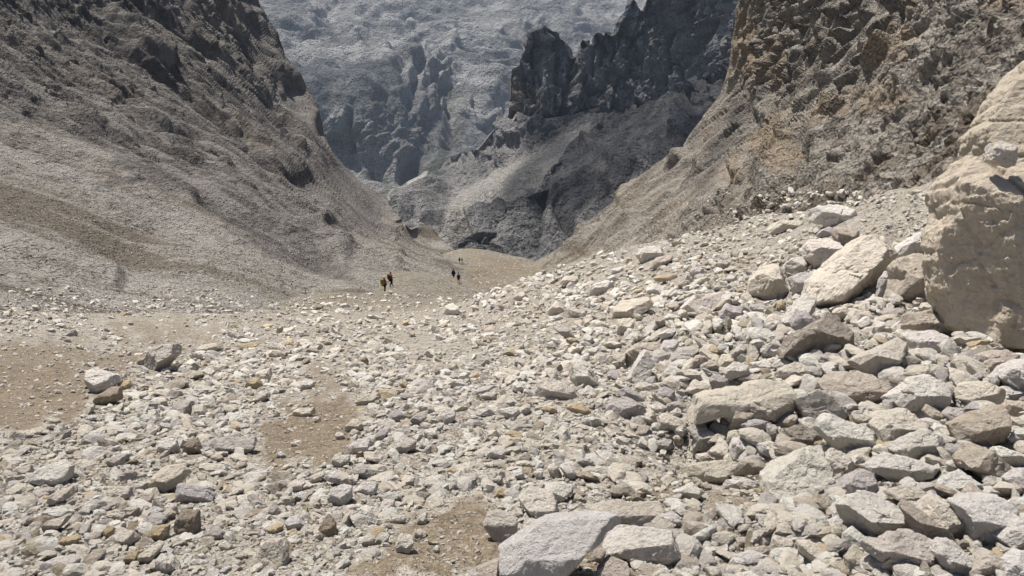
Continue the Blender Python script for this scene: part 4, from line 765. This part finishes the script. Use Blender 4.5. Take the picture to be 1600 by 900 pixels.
 (H_, [(1350,710),(1400,695),(1470,715),(1430,745),(1370,740)], 'c', None, None, {}), (H_, [(1345,890),(1400,835),(1440,850),(1420,895)], 'w', None, None, {}), (H_, [(1455,780),(1500,755),(1560,780),(1500,805)], 'c', None, None, {}), (H_, [(400,130),(420,90),(490,100),(490,130),(420,145)], 'c', None, None, {}),
 (I_, [(545,800),(620,740),(700,755),(740,820),(690,850),(600,830)], 'w', 'the white domed rock', 'clean white domed rock on the left field', {}), (I_, [(730,830),(760,760),(820,740),(860,800),(790,850)], 'r', None, 'brown flaky rock touching the white domed rock', {}), (I_, [(905,760),(1000,740),(1180,730),(1200,800),(1080,860),(960,820)], 'g', None, 'wide flat grey rock right of the white domed rock', dict(planes=[((0,.75,.66),.3)])),
 (I_, [(665,570),(700,510),(790,510),(800,600),(740,625),(690,610)], 'g', 'the grey cloven rock', 'grey cloven rock standing upright on the left field', {}), (I_, [(800,610),(800,540),(860,530),(890,600),(840,620)], 'c', None, None, {}), (I_, [(1115,420),(1150,370),(1210,360),(1240,410),(1180,440)], 'o', None, 'most ochre stone, a cube on the left field', {}), (I_, [(1200,330),(1280,300),(1300,380),(1260,410),(1210,380)], 'c', None, None, {}),
 (I_, [(135,330),(170,305),(300,350),(340,380),(280,420),(200,490),(150,450),(130,390)], 'w', 'the split boulder', 'split boulder with a white slanting top at the edge of brown soil', dict(name='boulder', planes=[((.1,.8,.6),.45),((-.5,-.5,.7),.55)])), (I_, [(175,530),(200,480),(280,420),(370,430),(370,490),(290,520),(220,555)], 'r', None, 'brownish lower half of the split boulder', {}), (I_, [(330,380),(400,380),(415,410),(380,450),(340,430)], 'o', None, None, {}),
 (I_, [(500,250),(530,190),(600,160),(720,150),(700,205),(640,265),(600,330),(530,360),(510,310)], 'g', 'the arched boulder', 'arched grey boulder with a shaded hollow on its right', dict(name='boulder', planes=[((-.6,-.1,.8),.55)])), (I_, [(800,210),(850,160),(980,140),(1030,180),(900,195),(830,225)], 'c', None, None, {}), (I_, [(1060,190),(1100,155),(1210,135),(1250,155),(1160,180),(1090,200)], 'o', None, 'long ochre slab lying behind the left field of stones', {}),
 (I_, [(1400,600),(1450,560),(1580,545),(1580,585),(1480,610)], 'c', 'the flat tongue stone', 'flat cream tongue of stone lying on brown soil', {}), (I_, [(1310,850),(1350,820),(1385,850),(1350,865)], 'w', None, 'small white stone alone on the brown soil', {}), (I_, [(1465,420),(1500,370),(1570,390),(1550,440),(1490,430)], 'w', None, None, {}), (I_, [(1025,690),(1050,650),(1100,670),(1090,705)], 'o', None, None, {}),
 (I_, [(115,630),(160,595),(210,610),(160,640)], 'w', None, None, {}), (I_, [(840,330),(890,295),(950,330),(900,360)], 'w', None, None, {}), (I_, [(680,420),(720,370),(780,390),(740,440)], 'g', None, None, {}), (I_, [(460,490),(490,450),(525,460),(490,500)], 'c', None, None, {}), (I_, [(460,620),(480,590),(545,600),(540,650),(490,655)], 'w', None, None, {}),
 (J_, [(-30,800),(60,690),(190,680),(190,830),(80,850),(-20,840)], 'c', 'the squared cream rock', 'squared cream rock with a yellowish face near the bottom edge', dict(name='boulder', planes=[((0,.35,.95),.55)])), (J_, [(565,110),(640,45),(720,60),(680,130),(610,150)], 'w', None, None, {}), (J_, [(460,200),(490,150),(580,150),(580,190),(520,240)], 'w', None, None, {}),
 (J_, [(420,250),(480,235),(600,290),(640,330),(620,355),(500,320),(440,300)], 'w', 'the long white wedge', 'long white wedge slanting down in a cluster left of centre', {}), (J_, [(600,240),(640,200),(740,250),(730,300),(660,300)], 'g', None, None, {}), (J_, [(600,380),(660,320),(760,320),(750,380),(650,415)], 'w', None, None, {}), (J_, [(450,420),(490,330),(590,350),(590,420),(530,475),(460,460)], 'w', None, None, {}),
 (J_, [(180,340),(230,300),(310,330),(300,370),(220,385)], 'c', None, None, {}), (J_, [(160,570),(240,520),(300,580),(280,620),(210,610)], 'w', None, None, {}), (J_, [(385,620),(440,520),(490,580),(500,660),(420,660)], 'r', 'the brown upright rock', 'brown upright rock, the darkest stone of the bottom left field', {}), (J_, [(760,500),(790,430),(860,440),(860,500),(800,530)], 'c', None, None, {}),
 (J_, [(830,560),(870,520),(950,530),(930,560),(850,580)], 'w', None, None, {}), (J_, [(875,690),(900,650),(985,650),(975,720),(940,780),(880,760)], 'w', 'the white-topped rock', 'white-topped rock with a yellowish base on the soil edge', {}), (J_, [(745,680),(770,630),(830,650),(820,710),(770,710)], 'w', None, None, {}), (J_, [(650,690),(690,640),(740,670),(730,710),(670,720)], 'c', None, None, {}),
 (J_, [(980,640),(1000,600),(1070,640),(1040,670)], 'c', None, None, {}), (J_, [(1100,740),(1130,710),(1150,740),(1130,760)], 'w', None, None, {}), (J_, [(995,390),(1030,370),(1090,390),(1080,440),(1020,435)], 'd', None, 'dark grey rounded stone at the top edge of the brown soil', {}), (J_, [(1380,250),(1430,250),(1475,320),(1450,355),(1400,310)], 'w', None, None, {}),
 (J_, [(1430,150),(1500,90),(1560,90),(1570,150),(1500,185)], 'w', 'the plump white stone', 'plump white stone above two finger stones near the middle', {}), (J_, [(1410,200),(1490,185),(1500,225),(1420,225)], 'w', None, None, {}), (J_, [(1490,400),(1530,350),(1575,380),(1540,435)], 'o', None, None, {}), (J_, [(70,530),(100,440),(145,500),(140,540)], 'g', None, None, {}),
 (J_, [(320,290),(430,240),(430,280),(340,330)], 'c', None, None, {}), (J_, [(850,120),(920,50),(1000,60),(990,120),(900,135)], 'c', None, None, {}), (J_, [(1010,90),(1060,45),(1105,80),(1040,110)], 'w', None, None, {}), (J_, [(230,420),(270,375),(325,385),(310,420),(250,440)], 'w', None, None, {}),
 (K_, [(1300,570),(1340,550),(1440,550),(1450,600),(1410,640)], 'w', 'the brightest white wedge', 'brightest white wedge stone in the middle of the pale scree', {}), (K_, [(1390,410),(1430,380),(1490,430),(1450,465)], 'w', None, None, {}), (K_, [(590,170),(610,148),(670,180),(640,210)], 'w', None, 'small bright white stone by the bare patch far up the middle', {}), (K_, [(310,400),(350,380),(405,395),(360,420)], 'w', None, 'small flat white stone alone on the brown path', {}),
 (K_, [(375,530),(450,480),(580,450),(580,490),(450,540)], 'c', 'the long pale ledge', 'long pale ledge rock beside the brown path', {}), (K_, [(1430,540),(1480,505),(1525,520),(1490,550)], 'o', None, 'ochre stone just above the brightest white wedge', {}), (K_, [(760,560),(820,510),(910,540),(870,570),(790,575)], 'w', None, None, {}), (K_, [(630,590),(670,560),(740,600),(700,650),(640,620)], 'g', None, None, {}),
 (K_, [(745,640),(800,590),(870,570),(860,620),(790,680)], 'g', None, None, {}), (K_, [(970,640),(990,560),(1060,560),(1040,620),(990,680)], 'w', None, None, {}), (K_, [(1190,480),(1250,450),(1310,460),(1300,510),(1230,505)], 'c', None, None, {}), (K_, [(1130,470),(1200,420),(1330,405),(1240,450),(1170,480)], 'w', None, None, {}),
 (K_, [(370,830),(400,760),(500,740),(520,780),(450,830),(400,850)], 'w', 'the ribbed white stone', 'ribbed white stone below the brown path', {}), (K_, [(520,760),(570,690),(640,680),(600,740),(550,775)], 'g', None, None, {}), (K_, [(290,740),(300,695),(355,720),(350,750)], 'c', None, None, {}),
 (K_, [(650,830),(720,740),(800,760),(790,820),(700,840)], 'c', None, None, {}), (K_, [(810,800),(840,750),(900,780),(870,810)], 'w', None, None, {}), (K_, [(1330,220),(1400,180),(1460,190),(1400,230)], 'o', None, None, {}), (K_, [(840,215),(870,180),(930,185),(890,225)], 'w', None, None, {}),
 (K_, [(340,690),(400,620),(480,640),(460,690),(380,710)], 'c', None, None, {}), (K_, [(910,700),(950,630),(975,650),(960,700)], 'w', None, None, {}), (K_, [(690,410),(720,385),(755,400),(740,435)], 'o', None, None, {}),
 (G_, [(505,-155),(530,-182),(555,-182),(575,-165),(560,-148),(520,-148)], 'w', 'the white crest stone', 'lone bright white stone on the crest below the hikers', {}),
]
T = T[:-1] + [(P_, [(689,487),(697,477),(707,474),(716,481),(718,490),(700,493)], 'w', 'the white crest stone', 'lone bright white stone on the crest below the hikers', {})]
great_z = None
for i, (tl, pts, tone, lm, lab, opt) in enumerate(T):
    opt = dict(opt)
    if opt.get('zc') == 'great': opt['zc'] = great_z * .93
    o = rock_from_outline(tile(*tl, pts), tone, seed=1000 + i, props=(lm, lab), **opt)
    if i == 1: great_z = zdepth(np.array(o.location) + np.array([0, 0, 1.0]))

# more middling rocks, scattered among the traced ones until there are three hundred
rng = np.random.default_rng(77)
taken = [(r[1], r[2], r[3]) for r in ROCKS]
tries = 0
while len(ROCKS) < 298 and tries < 6000:
    tries += 1
    if rng.random() < .55: px, py = rng.uniform(830, 1450), rng.uniform(330, 760)
    else: px, py = rng.uniform(0, 1600), rng.uniform(520, 890)
    if px > 830 and py < 440 - (px - 830) * .22 + 12: continue
    if px > 1450 and py < 560: continue
    if max(soft_poly(np.array([px]), np.array([py]), p, 5)[0] * a for p, a in BARE) > .3: continue
    s = rng.uniform(15, 30) * (1.25 if px > 1000 else .9) * np.clip((py - 250) / 350, .55, 1)
    if any((abs(px - a) < (b2 + s) * .42) and (abs(py - b) < (b2 + s) * .34) for a, b, b2 in taken): continue
    n = rng.integers(5, 8); th = np.sort(rng.uniform(0, 2 * np.pi, n) * .35 + np.linspace(0, 2 * np.pi, n, endpoint=False) * 1.0)
    r = rng.uniform(.75, 1.1, n) * s / 2; asp = rng.uniform(.5, .85); rot = rng.uniform(-.5, .4)
    x = r * np.cos(th); y = r * np.sin(th) * asp; pts = np.stack([px + x * math.cos(rot) - y * math.sin(rot), py + x * math.sin(rot) + y * math.cos(rot)], -1)
    rock_from_outline(pts, rng.choice(list('wwwcccgbbpo'), p=[.12,.12,.12,.13,.13,.1,.1,.06,.05,.04,.03]), seed=5000 + tries, props=(None, None)); taken.append((px, py, s))
# ------------------------------------------------------------------ what each rock is, and where it lies among the named ones
def label_rocks():
    marks = {}
    for r in ROCKS:
        lm = r[6][0]
        if lm and lm not in marks: marks[lm] = (r[1], r[2])
    marks['the great boulder'] = (1530, 400)
    marks['the hikers'] = (640, 440); marks['the brown soil patch'] = (735, 835)
    names = list(marks); XY = np.array([marks[n] for n in names]); used = set()
    def rel(dx, dy):
        if abs(dx) > abs(dy) * 1.3: return 'right of' if dx > 0 else 'left of'
        return 'below' if dy > 0 else 'above'
    def shape(r):
        a = r[5]; return 'long' if a > 2.1 else 'flat' if a > 1.55 else 'blocky' if a > .95 else 'upright'
    sizes = ['small', 'mid-sized', 'large']
    for r in sorted(ROCKS, key=lambda q: -q[3]):
        o, px, py, s, tone, asp, (lm, lab) = r; big = s > 42
        o['category'] = 'boulder' if o.name.startswith('boulder') else 'rock'
        if lab is None:
            d = np.hypot(XY[:, 0] - px, (XY[:, 1] - py) * 1.2); order = np.argsort(d); sz = sizes[0 if s < 20 else 1 if s < 40 else 2]
            cand = []
            tw = TONE_WORD[tone]; sh = shape(r); a = names[order[0]]
            cand.append(f'{sz} {tw} {sh} rock {rel(*(np.array((px, py)) - XY[order[0]]))} {a}')
            for j in range(1, 6):
                b = names[order[j]]; ra = rel(*(np.array((px, py)) - XY[order[0]])); rb = rel(*(np.array((px, py)) - XY[order[j]]))
                cand.append(f'{sz} {tw} {sh} rock {ra} {a}, {rb} {b}')
            for j in range(2, 8):
                b, c = names[order[1]], names[order[j]]
                cand.append(f'{sz} {tw} {sh} rock {rel(*(np.array((px, py)) - XY[order[1]]))} {b}, {rel(*(np.array((px, py)) - XY[order[j]]))} {c}')
            cand = [c for c in cand if len(c.split()) <= 16] or cand[:1]
            lab = next((c for c in cand if c not in used), None)
            if lab is None: lab = next((c2 for c2 in (c.replace('rock', w, 1) for w in ('stone', 'fragment', 'chunk') for c in cand) if c2 not in used and len(c2.split()) <= 16), cand[0])
        used.add(lab); o['label'] = lab
        o['group'] = 'boulders lying in the rubble' if o.name.startswith('boulder') else 'loose rocks lying in the rubble'
label_rocks()
# ------------------------------------------------------------------ the countless smaller stones: one object
def make_protos(rng, level, n):
    out = []
    for k in range(n):
        D, F = ICO[level]; P = D.copy() * 1.45; ns, hs = [], []
        for j in range(rng.integers(6, 10)):
            v = rng.normal(size=3); v /= np.linalg.norm(v); ns.append(v); hs.append(rng.uniform(.38, .85))
        P = cut(P, ns, hs); o = rng.uniform(-50, 50, 3)
        P = P * (1 + .10 * fbm(P * 1.7 + o, 3, k, .6)[:, None]) * np.array([1, rng.uniform(.6, .9), rng.uniform(.40, .72)])
        out.append((P, F))
    return out
def build_stones():
    rng = np.random.default_rng(5); protos = {0: make_protos(rng, 0, 30), 1: make_protos(rng, 1, 24), 2: make_protos(rng, 2, 24), 3: make_protos(rng, 3, 16)}
    Vs, Fs, Cs, nv = [], [], [], 0
    tone_p = np.array([.38, .34, .10, .11, .018, .03, .012, .02]); tones = np.array([TONES[t] for t in 'wcgborpd']); cum = np.cumsum(tone_p / tone_p.sum())
    N_ = 170000
    U = rng.random((N_, 8))
    bare_polys = BARE
    PX = -330 + U[:, 0] * 2280; PY = 300 + (U[:, 1] ** 1.25) * 740
    bare = np.zeros(N_)
    JX, JY = jitter(PX, PY)
    for p, a in bare_polys: bare = np.maximum(bare, a * soft_poly(JX, JY, p, 34))
    clump = fbm(np.stack([PX / 120, PY / 70, 0 * PX], -1), 3, 404)
    covered = np.zeros((1100, 1700), bool); gy, gx = np.mgrid[0:1100, 0:1700]
    for pl in ROCK_POLY:
        a, b = np.maximum(pl.min(0).astype(int) - 1, 0), pl.max(0).astype(int) + 2
        if a[0] > 1690: continue
        sl = (slice(a[1], b[1]), slice(a[0], b[0])); covered[sl] |= inside(gx[sl], gy[sl], [tuple(q) for q in pl])
    for i in range(N_):
        px, py = PX[i], PY[i]
        if 0 <= px < 1700 and py < 1100 and covered[int(py), int(px)]: continue
        if px > 1455 and 262 < py < 535 and px < 1640: continue
        right = np.clip((px - 880) / 250, 0, 1) * np.clip((py - 300) / 200, .35, 1)
        if U[i, 2] < bare[i] * .62: continue
        g = hit(px, py)
        if g is None: continue
        loc, nor = g; Y = loc[1]
        if Y > 260: continue
        zd = zdepth(loc); smax = 24 + 14 * right + 6 * np.clip((py - 600) / 150, 0, 1); smin = 3.4
        t = U[i, 3]; al = 2.45 - .5 * right - 1.6 * clump[i]
        s = (smin ** (1 - al) + t * (smax ** (1 - al) - smin ** (1 - al))) ** (1 / (1 - al))
        s *= np.clip((py - 220) / 300, .5, 1.15) if px < 850 else np.clip((py - 200) / 330, .5, 1.15)
        if bare[i] > .3: s *= .42 + .25 * U[i, 6] ** 3
        onwall = (Y > 60) or (py < 450 and px < 700)
        if onwall: s = min(s, 5.5) * .8
        if nor.z < .62: continue
        s = max(s, 2.5 if not onwall else 2.0)
        if px < 740 and py < 540: s = max(2.0, s * (.45 + .55 * min(1, max(0, (py - 450) / 90))))
        if Y > 120: s = min(s, 2.8)
        if onwall and clump[i] < -.1: continue
        sw = s / 2 * zd / FPX; sw = min(sw, .34)
        if onwall and U[i, 2] < .55: continue
        lv = 0 if s < 5.5 else 1 if s < 11 else (2 if s < 24 else 3); P, F = protos[lv][int(U[i, 4] * 997) % len(protos[lv])]
        n = (nor * .75 + Vector((U[i, 5] - .5, U[i, 6] - .5, .35))).normalized()
        tx = Vector((math.cos(U[i, 7] * 6.283), math.sin(U[i, 7] * 6.283), 0)); tx = (tx - n * tx.dot(n)).normalized(); ty = n.cross(tx)
        M = np.array([tx[:], ty[:], n[:]]); k = 1.0 + .35 * (U[i, 5] - .5)
        Vs.append((P * (sw * k)) @ M + (np.array(loc) + np.array(nor) * sw * (.12 + .35 * right * rng.random()))); Fs.append(F + nv); nv += len(P)
        c = tones[np.searchsorted(cum, rng.random())] * rng.uniform(.84, 1.12); c = np.minimum(c, .79)
        Cs.append(np.broadcast_to(np.r_[c, 1], (len(P), 4)))
    V = np.concatenate(Vs); F = np.concatenate(Fs); C = np.concatenate(Cs)
    me = mesh_from('scree_stones', V, F, M_ROCK, False); add_color(me, C)
    print('stones', len(Vs), 'verts', len(V))
    return link('scree_stones', me, kind='stuff', label='countless pale broken limestone stones covering the slope')
build_stones()
# ------------------------------------------------------------------ clouds far above the frame, whose shade lies on the ridge and the hills
def cloud_mat(opacity):
    k = N('cloud_white'); m = k.done((0.9, 0.9, 0.9, 1)); x = k.n('ShaderNodeMixShader'); t = k.n('ShaderNodeBsdfTransparent'); x.inputs[0].default_value = opacity
    k.l(t.outputs[0], x.inputs[1]); k.l(k.b.outputs[0], x.inputs[2]); k.l(x.outputs[0], k.out.inputs[0]); return m
def cloud(target, height, sx, sy, seed, label, opacity):
    sd = np.array(SUN_DIR); c = np.array(target, float) + sd * (height / sd[2]); D, F = ICO[5]; o = seed * 13.7
    P = D * np.array([sx, sy, min(sx, sy) * .35]); n = D * np.array([1, 1, .5])
    d = billow(D * 1.7 + o, 5, seed, .55) * .28 + fbm(D * 1.1 + o, 2, seed + 3) * .3
    P = P * (1 + d)[:, None]; P[:, 2] = np.where(P[:, 2] < 0, P[:, 2] * .4, P[:, 2])
    ob = link('cloud', mesh_from('cloud', P, F, cloud_mat(opacity)), label=label, category='cloud', group='clouds over the valley'); ob.location = c
cloud((215, 690, -190), 1100, 235, 360, 1, 'broad white cloud high above the dark ridge', .42)
cloud((-200, 1900, -420), 1300, 420, 200, 2, 'white cloud high above the far cliffs', .26)
# ------------------------------------------------------------------ the hikers
def cloth(name, rgb):
    k = N(name); n = k.noise(30, 3); c = k.mix(k.ramp(n, .35, .65, 0, .35), rgb, tuple(v * .6 for v in rgb))
    return k.done(c, k.bump(k.noise(12, 4), .02, .6))
MC = {n: cloth('cloth_' + n, c) for n, c in dict(black=(.018, .018, .022), navy=(.02, .025, .05), maroon=(.12, .018, .03), red=(.26, .025, .035), yellow=(.30, .19, .025), skin=(.50, .30, .21),
    hair=(.05, .03, .02), white=(.65, .65, .62), grey=(.12, .12, .13), purple=(.13, .07, .12), boot=(.06, .045, .035), steel=(.35, .35, .36)).items()}
def skin_mesh(name, joints, edges, radii, mat, sub=2, root=0):
    me = bpy.data.meshes.new(name); me.from_pydata([tuple(j) for j in joints], edges, []); ob = bpy.data.objects.new(name + '_tmp', me); COL.objects.link(ob)
    md = ob.modifiers.new('s', 'SKIN'); md.use_smooth_shade = True
    if not me.skin_vertices: me.attributes  # made below
    try:
        sv = me.skin_vertices[0].data
    except Exception:
        bpy.context.view_layer.objects.active = ob; bpy.ops.mesh.customdata_skin_add(); sv = me.skin_vertices[0].data
    for i, r in enumerate(radii): sv[i].radius = (r, r) if not isinstance(r, tuple) else r; sv[i].use_root = (i == root)
    s = ob.modifiers.new('d', 'SUBSURF'); s.levels = sub; s.render_levels = sub
    dg = bpy.context.evaluated_depsgraph_get(); out = bpy.data.meshes.new_from_object(ob.evaluated_get(dg)); out.name = name
    bpy.data.objects.remove(ob); out.materials.clear(); out.materials.append(mat)
    for p in out.polygons: p.use_smooth = True
    return out
def box_pack(sx, sy, sz, mat):
    D, F = ICO[3]; kk = 1 / (np.abs(D) ** 4).sum(1) ** .25; P = D * kk[:, None]
    P = P * np.array([sx, sy * 1.0, sz]) * np.stack([1 - .12 * P[:, 2], 1 - .12 * P[:, 2], np.ones(len(P))], -1)
    return mesh_from('backpack', P, F, mat)
def pole(name, a, b, **props):
    a, b = Vector(a), Vector(b); t = (b - a).normalized(); u = t.orthogonal().normalized(); w = t.cross(u); V, F = [], []
    rs = [(0, .016), (.1, .016), (.105, .008), (.93, .006), (.935, .028), (.945, .028), (.95, .005), (1, .003)]
    for f, r in rs:
        for k in range(8): V.append(a + (b - a) * f + (u * math.cos(k * math.pi / 4) + w * math.sin(k * math.pi / 4)) * r)
    for i in range(len(rs) - 1):
        for k in range(8): F.append((i * 8 + k, i * 8 + (k + 1) % 8, i * 8 + 8 + (k + 1) % 8, i * 8 + 8 + k))
    me = mesh_from('trekking_pole', [v[:] for v in V], F, MC['steel']); return link('trekking_pole', me, **props)
def hiker(px, py, Yd, H, face, label, top, legs, pack, pack_label, shorts=False, cap='hair', stride=.16, arm='relaxed', poles=None, packsize=1.0):
    p0 = at(px, py, Yd); g = GBVH.ray_cast(Vector((p0[0], p0[1], p0[2] + 12)), Vector((0, 0, -1))); base = Vector(g[0]); s = H / 1.75
    print('hiker foot', [round(float(v), 1) for v in to_px(np.array(base))], 'wanted', px, py)
    fl, fr = stride, -stride
    J = {'pel': (0, 0, .93), 'bel': (0, .01, 1.08), 'che': (0, .03, 1.30), 'nek': (0, .045, 1.47), 'hd1': (0, .06, 1.57), 'hd2': (0, .075, 1.68),
         'hL': (-.09, 0, .90), 'kL': (-.10, fl * .65 + .05, .50), 'aL': (-.10, fl - .02, .09), 'tL': (-.10, fl + .14, .04), 'hR': (.09, 0, .90), 'kR': (.10, fr * .2 + .06, .50), 'aR': (.10, fr, .09), 'tR': (.10, fr + .16, .04),
         'sL': (-.18, .03, 1.40), 'eL': (-.25, .0, 1.13), 'wL': (-.24, .17, .93), 'fL': (-.23, .22, .87), 'sR': (.18, .03, 1.40), 'eR': (.25, .0, 1.13), 'wR': (.24, .17, .93), 'fR': (.23, .22, .87)}
    if arm == 'poles': J.update(eL=(-.24, .10, 1.16), wL=(-.25, .34, 1.15), fL=(-.25, .41, 1.15), eR=(.24, .10, 1.16), wR=(.25, .34, 1.15), fR=(.25, .41, 1.15))
    def build(names, edges, rad, mat, nm): 
        idx = {n: i for i, n in enumerate(names)}
        return skin_mesh(nm, [Vector(J[n]) * s for n in names], [(idx[a], idx[b]) for a, b in edges], [rad[n] if not isinstance(rad[n], tuple) else rad[n] for n in names], mat)
    R = dict(pel=.15, bel=.135, che=(.17, .12), nek=.055, hd1=.085, hd2=.085, hL=.10, kL=.062, aL=.042, tL=.035, hR=.10, kR=.062, aR=.042, tR=.035, sL=.065, eL=.045, wL=.032, fL=.038, sR=.065, eR=.045, wR=.032, fR=.038)
    names = ['pel', 'bel', 'che', 'nek', 'hd1', 'hd2', 'hL', 'kL', 'aL', 'tL', 'hR', 'kR', 'aR', 'tR', 'sL', 'eL', 'wL', 'fL', 'sR', 'eR', 'wR', 'fR']
    E = [('pel', 'bel'), ('bel', 'che'), ('che', 'nek'), ('nek', 'hd1'), ('hd1', 'hd2'), ('pel', 'hL'), ('hL', 'kL'), ('kL', 'aL'), ('aL', 'tL'), ('pel', 'hR'), ('hR', 'kR'), ('kR', 'aR'), ('aR', 'tR'),
         ('che', 'sL'), ('sL', 'eL'), ('eL', 'wL'), ('wL', 'fL'), ('che', 'sR'), ('sR', 'eR'), ('eR', 'wR'), ('wR', 'fR')]
    body = link('person', build(names, E, {k: (tuple(x * s for x in v) if isinstance(v, tuple) else v * s) for k, v in R.items()}, MC['skin'], 'person'), label=label, category='person', group='hikers walking down the gully')
    body.location = base - Vector((0, 0, .02)); body.rotation_euler = (0, 0, face)
    def sc(v, f): return tuple(x * s * f for x in v) if isinstance(v, tuple) else v * s * f
    jn = ['bel', 'pel', 'che', 'sL', 'eL', 'wL', 'sR', 'eR', 'wR']; je = [('pel', 'bel'), ('bel', 'che'), ('che', 'sL'), ('sL', 'eL'), ('eL', 'wL'), ('che', 'sR'), ('sR', 'eR'), ('eR', 'wR')]
    link('jacket', build(jn, je, {k: sc(R[k], 1.22) for k in jn}, MC[top], 'jacket'), body)
    ln = ['pel', 'hL', 'hR', 'kL', 'kR'] + ([] if shorts else ['aL', 'aR']); le = [('pel', 'hL'), ('pel', 'hR'), ('hL', 'kL'), ('hR', 'kR')] + ([] if shorts else [('kL', 'aL'), ('kR', 'aR')])
    link('shorts' if shorts else 'trousers', build(ln, le, {k: sc(R[k], 1.30) for k in ln}, MC[legs], 'trousers'), body)
    for sd in 'LR': link('boot', build(['a' + sd, 't' + sd], [('a' + sd, 't' + sd)], {'a' + sd: .062 * s, 't' + sd: .055 * s}, MC['boot'], 'boot'), body)
    D, F = ICO[3]; hp = D * np.array([.098, .108, .10]); hp = hp[:, :]; hp[:, 2] = np.maximum(hp[:, 2], -.02 - .05 * (D[:, 1] < -.1)); hp = (hp + np.array([0, .066, 1.68])) * s
    link('cap' if cap != 'hair' else 'hair', mesh_from('hair', hp, F, MC[cap]), body)
    rot = Matrix.Rotation(face, 3, 'Z')
    if pack:
        bp = link('backpack', box_pack(.17 * packsize * s, .12 * packsize * s, .27 * packsize * s, MC[pack]), label=pack_label, category='backpack', group='backpacks carried by the hikers')
        bp.location = body.location + rot @ (Vector((0, -.21, 1.22)) * s); bp.rotation_euler = (math.radians(6), 0, face)
        st = [link('shoulder_strap', skin_mesh('shoulder_strap', [Vector(p) * s for p in ((x, .10, .15), (x, .20, .28), (x, .36, .16), (x * 1.1, .33, -.12))], [(0, 1), (1, 2), (2, 3)], [.022] * 4, MC['black'], 1), bp) for x in (-.10, .10)]
    if poles:
        for sx in poles:
            h = body.location + rot @ (Vector((sx * .25, .41, 1.15)) * s); f = body.location + rot @ (Vector((sx * .30, .62, 0)) * s)
            gg = GBVH.ray_cast(f + Vector((0, 0, 3)), Vector((0, 0, -1))); f = gg[0] if gg[0] is not None else f
            pole('pole', h + Vector((0, 0, .05)), f, label=('left' if sx < 0 else 'right') + ' trekking pole held by the hiker with the ' + poles[sx], category='trekking pole', group='trekking poles held by the hikers')
    return body
hiker(601, 455, 73, 1.78, math.radians(-38), 'hiker carrying a yellow backpack, nearest and leftmost of the group', 'red', 'black', 'yellow', 'large yellow backpack on the nearest hiker', shorts=False, cap='white', stride=.14, arm='poles', poles={1: 'yellow backpack'}, packsize=1.25)
hiker(611, 446, 79, 1.80, math.radians(-62), 'hiker in a dark red jacket with a maroon pack beside the yellow backpack', 'maroon', 'black', 'maroon', 'maroon backpack on the hiker in the dark red jacket', stride=.20, arm='poles', poles={1: 'maroon backpack'}, packsize=1.15)
hiker(709, 443, 106, 1.80, math.radians(-25), 'hiker all in black with bare calves, walking on the gully floor', 'black', 'black', 'black', 'black backpack on the hiker all in black', shorts=True, stride=.15)
hiker(717, 452, 101, 1.68, math.radians(10), 'hiker in a purplish top and dark shorts, lower than the black-clad one', 'purple', 'black', 'navy', 'dark blue backpack on the hiker in the purplish top', shorts=True, stride=.10, packsize=.9)
hiker(718, 410.5, 200, 1.78, math.radians(-10), 'dark-clad hiker, left of the distant pair near the crest', 'black', 'black', None, None, shorts=True)
hiker(721.8, 410.5, 201, 1.75, math.radians(-60), 'dark-clad hiker, right of the distant pair, reaching out one arm', 'black', 'grey', None, None, arm='poles', shorts=True)
# ------------------------------------------------------------------ the air between here and the far hills
def haze():
    m = bpy.data.materials.new('haze_air'); m.use_nodes = True; t = m.node_tree; t.nodes.clear(); o = t.nodes.new('ShaderNodeOutputMaterial'); v = t.nodes.new('ShaderNodeVolumePrincipled')
    v.inputs['Color'].default_value = (0.62, 0.74, 0.92, 1); v.inputs['Density'].default_value = HAZE_DENSITY; v.inputs['Anisotropy'].default_value = 0.0
    t.links.new(v.outputs[0], o.inputs['Volume'])
    lo, hi = np.array([-6500, -400, -900.]), np.array([6500, 6500, 220.])
    V = [(x, y, z) for z in (lo[2], hi[2]) for y in (lo[1], hi[1]) for x in (lo[0], hi[0])]
    F = [(0, 2, 3, 1), (4, 5, 7, 6), (0, 1, 5, 4), (2, 6, 7, 3), (0, 4, 6, 2), (1, 3, 7, 5)]
    link('haze', mesh_from('haze', V, F, m, False), kind='stuff')
HAZE_DENSITY = 0.00007
haze()
